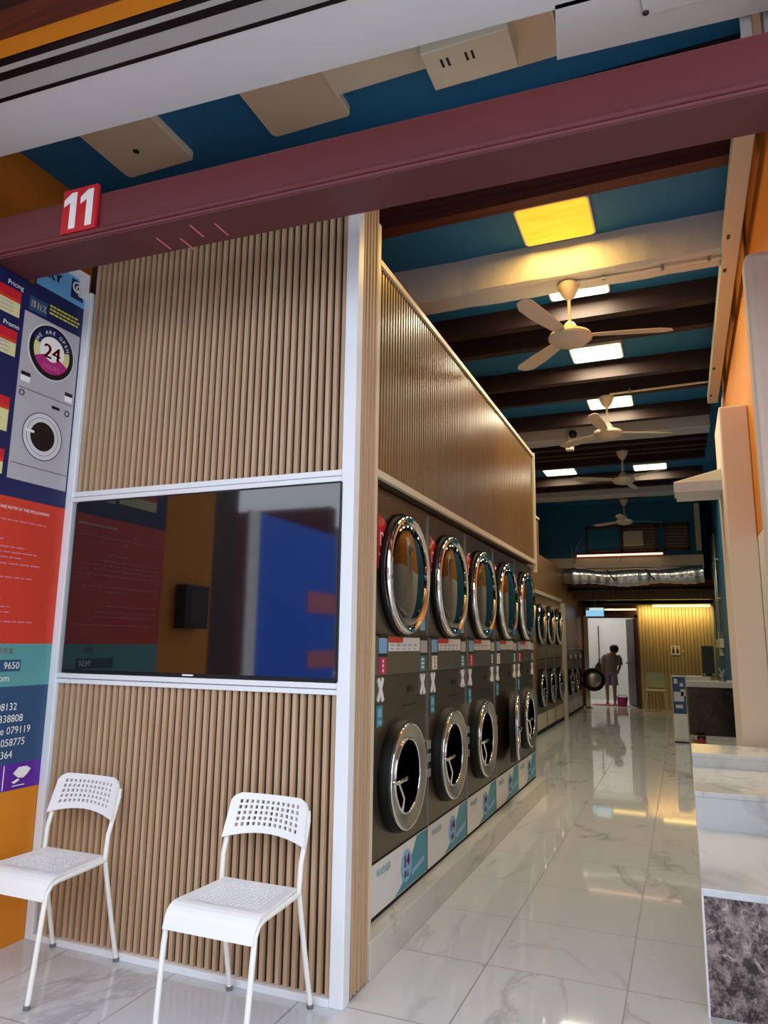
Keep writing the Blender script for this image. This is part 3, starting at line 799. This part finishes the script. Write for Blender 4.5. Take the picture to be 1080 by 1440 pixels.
# second group, set back
n2 = ['stacked steel washer and dryer at the near end of the set-back row',
      'stacked steel washer and dryer in the middle of the set-back row',
      'stacked steel washer and dryer of the set-back row beside the pale post']
def make_far_stack(loc, label, H, w=.88):
    t = thing('stacked_washer_dryer', label, 'washing machine', loc)
    MB().box(-.55, 0, .005, w-.005, 0, H).build('cabinet', 'steel', t, bevel=.005)
    MB().box(0, .004, .01, w-.01, 1.12, 1.13).build('unit_seam', 'dark', t)
    MB().box(0, .012, .02, w-.02, 1.14, 1.30).build('control_fascia', 'steel2', t)
    dryer_door(t, w/2, 1.70, .33); washer_door(t, w/2, .66, .29)
    MB().box(0, .003, .02, w-.02, .02, .26).build('kick_panel', 'beige', t)
    for y in (0.0, w-.008): MB().box(0, .008, y, y+.008, .02, H-.01).build('edge_trim', 'bezel', t)
    return t
for i in range(3):
    make_far_stack((-2.2, 11.75+.91*i, .05), n2[i], 2.18 if i < 2 else 2.10)['group'] = 'set-back row of stacked machines'
mb = MB().box(-2.75, -2.195, 11.7, 14.6, 0, .05); struct(mb.build('trim_7', 'dark'))
p = sempty('trim_8'); MB().box(-2.28, -2.14, 14.55, 14.72, 0, 2.22).build('pale_post', 'alu_in', p)
MB().box(-2.24, -2.185, 11.7, 14.6, 2.24, 2.30).build('cap_rail', 'alu_in', p)
MB().box(-2.75, -2.19, 11.0, 11.72, 0, 2.25).build('filler_board', 'panel_brown', p)
# third group: single front loaders
def make_single(loc, label, w=.72, opened=False):
    t = thing('front_load_washer', label, 'washing machine', loc)
    MB().box(-.6, 0, .004, w-.004, 0, 1.22).build('cabinet', 'steel2', t, bevel=.006)
    MB().box(0, .01, .02, w-.02, 1.05, 1.2).build('control_fascia', 'black', t)
    MB().box(.01, .012, w*.55, w*.9, 1.08, 1.17).build('display', 'white_st', t)
    if not opened: washer_door(t, w/2, .62, .25)
    else:
        MB().lathe([(.25, 0), (.25, .02), (.2, .02), (.19, .004)], (0, w/2, .62), 'x', 36).build('drum_mouth', 'rubber', t)
        d = MB(); d.torus(.215, .045, (0, 0, 0), 'y', 40, 10)
        d = d.build('open_door', 'rubber', t, smooth=60); d.location = (.27, w*.92, .60)
        d.rotation_euler = (0, 0, .25)
        MB().lathe([(.18, -.02), (.15, -.05), (.10, -.07), (.0005, -.075)], (0, 0, 0), 'y', 30).build('door_bowl', 'bezel', d, smooth=60)
        MB().box(-.285, -.20, -.02, .02, -.05, .05).build('door_hinge', 'chrome', d)
    MB().box(0, .004, .02, w-.02, .02, .24).build('kick_panel', 'bezel', t)
    return t
ns3 = ['single front loading washer next to the pale post', 'middle single front loading washer under the black shelf box', 'single front loading washer with its round door standing open']
for i in range(3): make_single((-2.2, 15.1+.75*i, .05), ns3[i], opened=(i == 2))['group'] = 'single washers in the back'
bx = thing('shelf_box', 'long black box on top of the single washers', 'box', (-2.45, 16.2, 1.275))
MB().box(-.2, .24, -1.05, 1.0, 0, .14).build('body', 'black', bx, bevel=.005); MB().box(.24, .25, -1.0, .95, .06, .07).build('front_line', 'bezel', bx)
p = sempty('trim_9'); MB().box(-2.14, -2.05, 17.5, 17.6, 0, 2.1).build('pale_post', 'alu_in', p)
MB().box(-2.75, -2.0, 17.5, 17.52, 0, .03).build('foot', 'alu_in', p)
struct(MB().box(-2.75, -2.195, 15.05, 17.45, 0, .05).build('trim_10', 'dark'))

# ------------------------------------------------------------------ ceiling fans
def make_fan(loc, label, ang, zc=4.05):
    t = thing('ceiling_fan', label, 'fan', loc, 'ceiling fans down the shop')
    MB().lathe([(.075, 0), (.082, -.01), (.078, -.03), (.045, -.10), (.02, -.125), (.014, -.13)], (0, 0, 0), 'z', 28).build('canopy', 'fan', t, smooth=40)
    MB().lathe([(.012, -.12), (.012, -.33)], (0, 0, 0), 'z', 12).build('rod', 'fan', t)
    MB().lathe([(.015, -.30), (.03, -.31), (.075, -.375), (.075, -.39)], (0, 0, 0), 'z', 28).build('lower_canopy', 'fan', t, smooth=40)
    MB().lathe([(.08, -.385), (.145, -.40), (.158, -.42), (.155, -.435), (.12, -.465), (.06, -.482), (.0005, -.486)], (0, 0, 0), 'z', 36).build('motor_housing', 'fan', t, smooth=35)
    for k in range(3):
        a = ang+k*2*PI/3
        P = [(.13, -.035), (.2, -.05), (.45, -.066), (.62, -.062), (.70, -.03), (.72, .03), (.66, .06), (.45, .055), (.2, .04), (.13, .03)]
        R = Matrix.Rotation(a, 3, 'Z'); vs = []
        for x, y in P:
            for dz in (0, .006): vs.append(R @ Vector((x, y, -.415+y*.18+dz)))
        n = len(P); fs = [tuple(2*i for i in range(n)), tuple(2*i+1 for i in range(n-1, -1, -1))]+[(2*i, 2*i+1, 2*((i+1) % n)+1, 2*((i+1) % n)) for i in range(n)]
        MB().add(vs, fs).build('blade', 'fan', t)
    return t
make_fan((-.645, 5.09, 4.052), 'cream three-bladed ceiling fan nearest the entrance, under the amber panel', math.radians(11))
make_fan((-.645, 8.0, 4.14), 'second cream ceiling fan, hanging beside the small security cameras', math.radians(142))
make_fan((-.66, 10.45, 4.14), 'third cream ceiling fan, hung from the dark joists between two white beams', math.radians(80))
make_fan((-.895, 13.95, 4.12), 'farthest cream ceiling fan in front of the blue bulkhead', math.radians(25))
MB().box(-3.6, .45, 7.96, 8.04, 4.14, 4.2).build('fan_batten', 'joist', sempty(tname()))
MB().box(-3.6, .45, 10.41, 10.49, 4.14, 4.2).build('fan_batten', 'joist', sempty(tname()))
MB().box(-1.3, -.5, 13.9, 14.0, 4.12, CZ).build('fan_batten', 'joist', sempty(tname()))

# cameras on the second beam
def cctv(loc, label, r):
    t = thing('security_camera', label, 'security camera', loc)
    MB().lathe([(r, 0), (r*1.05, -.02), (r*.95, -.04)], (0, 0, 0), 'y', 24).build('base', 'cream', t)
    MB().lathe([(r*.8, -.04), (r*.7, -.075), (r*.4, -.10), (.0005, -.108)], (0, 0, 0), 'y', 22).build('lens_dome', 'black', t, smooth=60)
    return t
cctv((-1.19, 9.37, 4.13), 'black-eyed dome camera fixed high on the second white beam', .07)
t = thing('wall_camera', 'small pale camera box under the dome camera at the beam edge', 'security camera', (-1.235, 9.37, 3.97))
MB().box(-.05, .05, -.10, .0, -.06, .05).build('body', 'cream', t, bevel=.012); MB().lathe([(.03, -.115), (.03, -.1)], (0, 0, 0), 'y', 16).build('lens', 'black', t)
MB().box(-.02, .02, -.02, .04, .05, .12).build('bracket', 'cream', t)

# conduits on beams and right-hand trunking
t = thing('beam_conduit', 'thin white conduit with clips along the bottom of the nearest white beam', 'pipe', (-.3, 5.05, 4.035))
MB().tube([(-.3, 0, 0), (.72, 0, 0)], .010, 8).build('pipe', 'cream', t)
for x in (-.1, .3, .6): MB().box(x, x+.02, -.018, .018, -.014, .02).build('clip', 'bezel', t)
t = thing('hanging_conduit', 'thin white conduit crossing the joists beside the second fan', 'pipe', (-.5, 7.9, 4.13))
MB().tube([(-.1, 0, 0), (.3, -.02, 0), (.89, -.05, 0)], .012, 8).build('pipe', 'cream', t)
MB().box(.1, .12, -.03, .01, -.015, .035).build('clip', 'bezel', t)
t = thing('wall_trunking', 'long white cable trunking running along the top of the orange wall', 'trunking', (.42, 2.7, 4.0))
MB().box(-.035, .065, 0, 5.5, 0, .10).build('duct', 'alu_in', t, bevel=.004)
MB().box(-.037, -.030, 0, 5.5, .045, .05).build('cover_seam', 'greyp', t)
for y in (2.0, 2.45, 4.4, 5.2): MB().box(-.02, .0, y, y+.05, -.004, .001).build('knockout', 'black', t)
t = thing('wire_loop', 'loose pale cable looping down the far end of the trunking', 'cable', (.535, 7.9, 3.6))
MB().tube([(-.01, 0, .42), (-.03, .1, .2), (.0, .15, .0), (-.05, .2, -.15), (-.01, .25, -.3), (-.04, .3, -.42)], .012, 6).build('cable', 'cream', t, smooth=60)

# hood on the right pier
t = thing('wall_hood', 'white wedge-shaped hood projecting from the far cream pier', 'hood', (.343, 6.0, 2.635))
MB().prism([(0, .14), (-.345, .055), (-.345, 0), (0, 0)], .0, .4, 'y').build('body', 'cream', t, bevel=.004)
MB().box(-.347, 0, -.006, .002, -.03, .048).build('front_lip', 'greyp', t)
MB().box(-.33, 0, .0, .4, -.03, 0.0).build('grille', 'greyp2', t)

# pilaster end of trunking on the right
t = thing('riser_trunking', 'short cream vertical trunking hanging beside the blue bulkhead', 'trunking', (.40, 15.45, 3.3))
MB().box(-.06, .04, 0, .1, 0, .95).build('duct', 'cream', t, bevel=.004); MB().box(-.06, .04, -.002, 0, .45, .455).build('joint', 'greyp', t)

# ------------------------------------------------------------------ bulkhead fittings
t = thing('transom_window', 'brown wooden framed window set in the blue bulkhead', 'window', (-.75, 15.55, 3.32))
mb = MB()
for x0, x1, z0, z1 in ((-1.05, .98, .5, .55), (-1.05, .98, 0, .05), (-1.05, -1.0, 0, .55), (.93, .98, 0, .55), (.33, .38, 0, .55), (.50, .54, 0, .55), (-.35, -.3, 0, .55)):
    mb.box(x0, x1, -.05, 0, z0, z1)
mb.build('frame', 'frame_wood', t)
mb = MB()
for k in range(7): mb.box(-.3, .33, -.03, -.01, .06+k*.065, .10+k*.065); mb.box(.54, .93, -.03, -.01, .06+k*.065, .10+k*.065)
mb.build('louvres', 'slat_in', t)
MB().box(-1.0, -.35, -.02, -.01, .05, .5).build('pane', 'bluewall', t)
MB().box(-.28, .1, -.09, -.03, .12, .42).build('vent_box', 'beige', t)
t = thing('light_tube', 'thin glowing orange light tube along the bulkhead ledge', 'light', (-1.13, 15.44, 3.255))
MB().tube([(-.84, 0, 0), (.84, 0, 0)], .018, 10).build('tube', 'led2', t); MB().box(-.86, .86, .02, .062, -.03, .03).build('batten', 'redp', t)
MB().box(-.02, .02, -.02, .03, -.12, -.02).build('drop_clip', 'bezel', t)
t = thing('wire_bundle', 'pale hanging wires at the left end of the bulkhead', 'cable', (-2.06, 15.494, 3.1))
mb = MB(); mb.tube([(0, 0, 0), (-.02, 0, .3), (-.06, 0, .5), (-.03, 0, .7)], .01, 6); mb.tube([(.03, 0, 0), (.08, 0, .35), (.2, 0, .55)], .008, 6); mb.build('wires', 'bezel', t)
# flexible duct
t = thing('air_duct', 'silver foil flexible air duct strung across the shop', 'duct', (-.95, 15.0, 2.76))
pts = []; rr = []
for k in range(61):
    x = -1.42+2.80*k/60
    pts.append((x, .02*math.sin(x*2.2), .03-.05*math.exp(-((x-.1)/.8)**2)+.012*math.sin(x*5)+(.03 if k < 2 else 0)))
    base = .155+.02*math.sin(k*.25)
    rr.append((base+.006*math.sin(k*1.7))*(.55+.45*min(1, k/8)))
MB().tube(pts, rr, 22).build('foil_sleeve', 'foil', t, smooth=60)
for x in (.02-.3, .45): MB().tube([(x-.1, -.165, .13), (x-.02, -.19, .0), (x+.05, -.14, -.10)], .012, 6).build('strap', 'black', t)
MB().lathe([(.06, -.03), (.1, .0), (.1, .05)], (-1.42, .0, .05), 'x', 18).build('dark_end', 'dark', t)
MB().tube([(-1.3, .1, .19), (1.35, .1, .19)], .018, 8).build('carrier_rail', 'bezel', t)
# LED strips
t = thing('led_strip', 'bright warm LED strip above the pale slatted back wall', 'light', (-.03, 17.72, 2.315))
MB().box(-.58, .62, 0, .03, -.012, .014).build('tube', 'led', t); MB().box(-.6, .64, .03, .06, -.02, .045).build('batten', 'cream', t)
t = thing('led_strip', 'thin dim LED strip above the dark doorway', 'light', (-1.36, 17.78, 2.245))
MB().box(-.32, .38, 0, .02, -.01, .01).build('tube', 'led', t); MB().box(-.32, .38, .02, .04, -.015, .025).build('batten', 'cream', t)
l = bpy.data.lights.new('strip_glow', 'AREA'); l.shape = 'RECTANGLE'; l.size = 1.5; l.size_y = .05; l.energy = 16; l.color = (1, .66, .24)
o = bpy.data.objects.new('strip_glow', l); C.objects.link(o); o.location = (-.15, 17.75, 2.29)
o.rotation_euler = (math.radians(25), 0, 0)
# exit sign
t = thing('exit_sign', 'small glowing blue sign box hanging above the doorway', 'sign', (-1.84, 17.2, 2.06))
MB().box(-.21, .2, 0, .06, 0, .21).build('case', 'cream', t, bevel=.004); MB().box(-.2, .19, -.004, 0, .01, .14).build('face', 'exit', t); MB().box(-.12, .19, -.004, 0, .14, .2).build('upper_band', 'exit2', t)
MB().tube([(0, .03, .21), (0, .03, .45)], .008, 8).build('hanger', 'bezel', t)
# restroom notice
t = thing('restroom_notice', 'white paper notice with two dark figures on the pale slatted wall', 'notice', (-.18, 17.985, 1.22))
MB().box(-.10, .10, -.004, 0, 0, .21).build('sheet', 'paper', t)
mb = MB()
for x in (-.045, .045):
    mb.lathe([(.016, -.0055), (.016, -.004)], (x, 0, .165), 'y', 14); mb.prism([(x-.025, .04), (x+.025, .04), (x+.02, .14), (x-.02, .14)], -.0055, -.004, 'y')
mb.build('figures', 'door_wood', t)
MB().box(.14, .18, -.004, 0, .07, .11).build('small_tag', 'paper', t)

# green chair at the back
t = thing('plastic_chair', 'pale green plastic chair against the back wall', 'chair', (-.63, 17.55, 0))
MB().box(-.21, .21, -.22, .2, .43, .46).build('seat', 'greychair', t, bevel=.01)
MB().prism([(-.2, .50), (.2, .50), (.19, .80), (.15, .83), (-.15, .83), (-.19, .80)], .17, .195, 'y').build('backrest', 'greychair', t)
for sx in (-1, 1):
    MB().tube([(sx*.22, -.22, 0), (sx*.19, -.19, .43)], .014, 8).build('leg', 'alu_in', t)
    MB().tube([(sx*.22, .24, 0), (sx*.19, .18, .45), (sx*.18, .19, .6)], .014, 8).build('leg', 'alu_in', t)

# ------------------------------------------------------------------ reception desk (far right)
t = thing('reception_desk', 'reception desk with dark marble front and pale stone top', 'desk', (.33, 12.0, 0))
MB().box(-.32, .32, .03, .55, .12, .82).build('marble_front', 'dark_marble', t)
MB().box(-.33, .325, -.03, .6, .82, .905).build('stone_top', 'beam', t, bevel=.005)
MB().box(-.33, .02, .2, .6, .905, .965).build('upper_ledge', 'beam', t, bevel=.005)
MB().box(-.25, .325, -.05, .3, 0.06, .12).build('plinth_step', 'beam', t, bevel=.005)
MB().box(-.18, .325, -.12, .1, 0, .06).build('plinth_base', 'beam', t, bevel=.005)
t = thing('poster_stand', 'narrow upright board with blue and white print at the end of the desk', 'poster', (-.11, 12.0, 0))
MB().box(-.09, .105, 0, .03, 0, .98).build('board', 'white_st', t)
MB().box(-.085, .1, -.003, 0, .42, .96).build('blue_print', 'steelp', t)
mb = MB()
for x, z, w, hh in ((-.06, .86, .05, .07), (.02, .82, .05, .05), (-.07, .6, .14, .14), (-.05, .5, .1, .05), (.03, .68, .06, .1)): mb.box(x, x+w, -.005, -.003, z, z+hh)
mb.build('pale_shapes', 'greyp2', t)
MB().box(-.09, .105, -.03, .06, 0, .02).build('foot', 'black', t)
t = thing('monitor', 'black computer monitor seen from behind on the desk', 'monitor', (.32, 12.32, .965))
MB().box(-.07, .10, 0, .04, .05, .46).build('case', 'black', t, bevel=.006); MB().box(-.03, .06, .0, .05, .01, .06).build('neck', 'black', t); MB().box(-.08, .1, -.04, .1, 0, .012).build('base', 'black', t)
t = thing('ornament', 'small clear glass ornament beside the monitor on the desk', 'ornament', (.51, 12.1, .905))
MB().lathe([(.05, 0.001), (.055, .02), (.03, .06), (.05, .1), (.03, .11)], (0, 0, 0), 'z', 16).build('bowl', 'bezel', t, smooth=60)
mb = MB(); mb.tube([(0, 0, .1), (-.04, 0, .2)], .012, 6); mb.tube([(0, 0, .1), (.03, 0, .18)], .012, 6); mb.build('sprigs', 'greyp', t)
t = thing('small_bin', 'small red container with a dark lid at the foot of the desk', 'container', (.165, 11.76, 0))
MB().lathe([(.05, 0), (.06, .10), (.06, .11)], (0, 0, 0), 'z', 18).build('body', 'redobj', t); MB().lathe([(.065, .11), (.055, .14)], (0, 0, 0), 'z', 18).build('lid', 'black', t)
# switches and conduits on the blue wall
t = thing('switch_box', 'cream switch boxes mounted on the blue wall above the desk', 'switch', (.658, 14.5, 1.32))
MB().box(-.07, 0, -.4, 1.4, .08, .24).build('upper_box', 'cream', t, bevel=.005); MB().box(-.06, 0, -.2, .3, -.06, .07).build('lower_box', 'cream', t, bevel=.005); MB().box(-.06, 0, .1, .5, .24, .36).build('plug', 'beige', t)
for k, (yy, zt) in enumerate(((14.2, 3.45), (14.9, 3.4), (15.8, 3.3))):
    t = thing('wall_conduit', ['grey conduit pipe nearest the front of the blue wall', 'middle grey conduit pipe dropping to the switch boxes', 'grey conduit pipe farthest back on the blue wall'][k], 'pipe', (.61, yy, 1.56), 'conduits on the blue wall')
    MB().tube([(0, 0, 0), (0, 0, zt-1.6), (0, .06, zt-1.56), (0, .9, zt-1.55)], .02, 8).build('pipe', 'bezel', t, smooth=60)
    MB().box(-.02, .055, -.03, .03, .7, .72).build('clip', 'cream', t)
    MB().box(-.02, .055, -.03, .03, 1.4, 1.42).build('clip', 'cream', t)

# ------------------------------------------------------------------ stepped marble counter at right front
t = thing('stepped_counter', 'stepped white marble counter with brown marble front by the entrance', 'counter', (.012, 3.343, 0))
MB().prism([(.006, .006), (.335, .006), (.335, .26), (.525, .26), (.525, 1.89), (.006, 1.89)], 0, .435).build('brown_front', 'brown_marble', t)
MB().prism([(-.002, -.004), (.335, -.004), (.335, .26), (.525, .26), (.525, 1.89), (-.002, 1.89)], .435, .465).build('lower_tread', 'white_marble', t, bevel=.004)
MB().box(-.002, .006, -.004, .012, 0, .44).build('corner_trim', 'alu', t)
MB().box(0.0, .525, 1.04, 1.89, .465, .625).build('riser', 'white_marble', t)
MB().box(-.004, .525, 1.03, 1.893, .625, .652).build('upper_tread', 'white_marble', t, bevel=.004)
MB().box(0.0, .525, 1.893, 2.35, 0, .715).build('back_block', 'white_marble', t)
MB().box(-.004, .525, 1.88, 2.36, .715, .742).build('back_top', 'white_marble', t, bevel=.004)

# ------------------------------------------------------------------ back room: person, broom, mat
def skin_obj(name, verts, edges, radii, mat, parent, sub=2):
    me = bpy.data.meshes.new(name); me.from_pydata(verts, edges, []); me.materials.append(M[mat])
    o = bpy.data.objects.new(name, me); C.objects.link(o); o.parent = parent
    md = o.modifiers.new('skin', 'SKIN'); md.use_smooth_shade = True
    for i, r in enumerate(radii):
        sv = me.skin_vertices[0].data[i]; sv.radius = (r, r) if not isinstance(r, tuple) else r
        sv.use_root = (i == 0)
    m2 = o.modifiers.new('sub', 'SUBSURF'); m2.levels = sub; m2.render_levels = sub
    return o
pn = thing('person', 'person in grey shirt and lavender shorts stooping in the bright doorway', 'person', (-1.70, 18.75, 0))
V = [(0, 0, .80), (.01, 0, .92), (.035, -.01, 1.06), (.06, -.015, 1.16), (.09, -.03, 1.24), (.115, -.04, 1.33),   # pelvis, waist, chest, neck, head
     (-.08, 0, .76), (-.085, -.02, .43), (-.085, .02, .08), (-.085, -.08, .035),
     (.08, 0, .76), (.09, -.02, .43), (.085, .02, .08), (.085, -.08, .035),
     (-.10, 0, 1.13), (-.17, -.04, .92), (-.16, -.10, .72), (-.155, -.12, .64),
     (.20, 0, 1.13), (.24, -.05, .92), (.20, -.16, .80), (.185, -.20, .74)]
E_ = [(0, 1), (1, 2), (2, 3), (3, 4), (4, 5), (0, 6), (6, 7), (7, 8), (8, 9), (0, 10), (10, 11), (11, 12), (12, 13), (3, 14), (14, 15), (15, 16), (16, 17), (3, 18), (18, 19), (19, 20), (20, 21)]
Rr = [.12, .11, .12, .09, .05, .085, .075, .052, .034, .03, .075, .052, .034, .03, .05, .036, .026, .028, .05, .036, .026, .028]
skin_obj('body', V, E_, Rr, 'skin', pn)
def squash(mb, k, y0=0):
    mb.v = [(x, y0+(y-y0)*k, z) for x, y, z in mb.v]; return mb
mb = MB()
mb.tube([(-.01, 0, .70), (0, 0, .78), (.01, 0, .90), (.03, -.005, 1.02), (.045, -.01, 1.12), (.06, -.015, 1.19), (.075, -.02, 1.235)], [.165, .165, .16, .172, .178, .14, .06], 20)
squash(mb, .68)
mb.tube([(-.08, -.005, 1.165), (-.135, -.01, 1.10), (-.175, -.03, .95)], [.06, .066, .058], 12)
mb.tube([(.19, -.005, 1.165), (.225, -.015, 1.10), (.25, -.045, .95)], [.06, .066, .058], 12)
mb.build('shirt', 'shirt', pn, smooth=60)
mb = MB(); mb.tube([(-.0, 0, .86), (0, 0, .70)], [.15, .17], 18)
squash(mb, .7); mb.tube([(-.08, 0, .74), (-.085, -.01, .46)], [.085, .092], 14); mb.tube([(.08, 0, .74), (.09, -.01, .46)], [.085, .092], 14)
mb.build('shorts', 'shorts', pn, smooth=60)
hz, hx, hy = 1.335, .115, -.03
prof = [(.0005, -.11), (.07, -.095), (.098, -.05), (.108, .0), (.10, .05), (.07, .09), (.0005, .108)]
mb = MB(); mb.lathe(prof, (hx, hy+.018, hz), 'z', 20)
mb.lathe([(.0005, -.05), (.04, -.03), (.05, 0), (.04, .03), (.0005, .05)], (hx+.0, hy+.10, hz+.05), 'z', 14)
mb.build('hair', 'hair', pn, smooth=70)
for s in (-1, 1):
    mb = MB(); mb.box(s*.085-.045, s*.085+.045, -.16, .06, 0, .03); mb.build('sandal', 'pinkobj', pn, bevel=.01)
    mb = MB()
t = thing('broom', 'black broom with long thin handle hung on the white wall beyond the doorway', 'broom', (-2.12, 20.462, .72))
MB().tube([(0, 0, .22), (0, 0, 1.22)], .012, 8).build('handle', 'black', t)
MB().prism([(-.16, .0), (.16, -.02), (.10, .18), (.02, .25), (-.03, .25), (-.11, .15)], -.04, .04, 'y').build('bristles', 'black', t, bevel=.01)
MB().lathe([(.03, .22), (.022, .34)], (0, 0, 0), 'z', 12).build('collar', 'black', t)
t = thing('floor_mat', 'pale pink mat on the floor just inside the bright doorway', 'mat', (-1.84, 18.5, 0))
MB().box(-.28, .30, -.12, .14, 0, .02).build('mat', 'bannerp', t, bevel=.006); MB().box(-.28, -.25, -.12, .14, .02, .022).build('hem', 'paper', t)
t = thing('bucket', 'dark pink bucket by the door leaf in the doorway', 'bucket', (-1.42, 18.42, 0))
MB().lathe([(.10, 0), (.13, .2), (.14, .21)], (0, 0, 0), 'z', 20).build('body', 'magenta', t); MB().tube([(-.13, 0, .2), (-.07, 0, .26), (.07, 0, .26), (.13, 0, .2)], .006, 6).build('handle', 'black', t)

# ------------------------------------------------------------------ street side, seen only in the reflections of the screen and chrome
st = thing('electric_box', 'dark electric box on the orange pier', 'box', (-2.982, 1.72, 1.62))
MB().box(0, .09, -.12, .12, -.14, .14).build('case', 'black', st, bevel=.006); MB().box(.09, .095, -.08, .08, -.1, .1).build('lid', 'door_wood', st)
bn = thing('street_banner', 'tall blue printed banner on the walkway', 'banner', (-4.1, -1.6, 0))
MB().box(0, .02, -1.1, .75, 0, 2.75).build('cloth', 'banner', bn); MB().box(0, .025, .75, .95, 0, 2.75).build('white_edge', 'paper', bn)
MB().box(.02, .03, -1.1, -.35, 1.75, 2.0).build('pink_print', 'bannerp', bn); MB().box(.02, .03, -1.1, -.4, 1.1, 1.3).build('pink_print', 'bannerp', bn); MB().lathe([(.35, .02), (.35, .03)], (0, .55, .55), 'x', 24).build('green_print', 'lime', bn)
nb = sempty('wall_neighbour')
MB().box(-4.3, -4.15, -.55, 1.5, 0, 3.6).build('dark_column', 'door_wood', nb)
MB().box(-7.5, -4.3, -3.1, -2.9, 0, 3.2).build('shutter', 'shut', nb)
op = sempty('wall_opposite')
MB().box(-30, 30, -27, -26, 0, 7).build('facade', 'grey_far', op)

# ------------------------------------------------------------------ light, world, camera
w = bpy.data.worlds.new('World'); scene.world = w; w.use_nodes = True
nt = w.node_tree; bg = nt.nodes['Background']
bg.inputs['Color'].default_value = (.84, .91, 1.0, 1); bg.inputs['Strength'].default_value = 2.45
l = bpy.data.lights.new('room_lamp', 'AREA'); l.size = 1.2; l.energy = 16; l.color = (1, .98, .94)
o = bpy.data.objects.new('room_lamp', l); C.objects.link(o); o.location = (-2.0, 19.4, 2.58)

cam = bpy.data.cameras.new('Camera'); co = bpy.data.objects.new('Camera', cam); C.objects.link(co)
cam.sensor_fit = 'VERTICAL'; cam.sensor_height = 36; cam.lens = 36*1010/1440; cam.clip_start = .05
Y, P, RO = [math.radians(a) for a in (22.45, 10.3, .8)]
f = Vector((-math.sin(Y)*math.cos(P), math.cos(Y)*math.cos(P), math.sin(P)))
rt = Vector((math.cos(Y), math.sin(Y), 0)); up = rt.cross(f)
r2 = rt*math.cos(RO)+up*math.sin(RO); u2 = up*math.cos(RO)-rt*math.sin(RO)
m = Matrix((r2, u2, -f)).transposed().to_4x4(); m.translation = Vector((0, 0, 1.41))
co.matrix_world = m
scene.camera = co
scene.view_settings.view_transform = 'Standard'
scene.view_settings.look = 'None'
scene.view_settings.exposure = 0.0
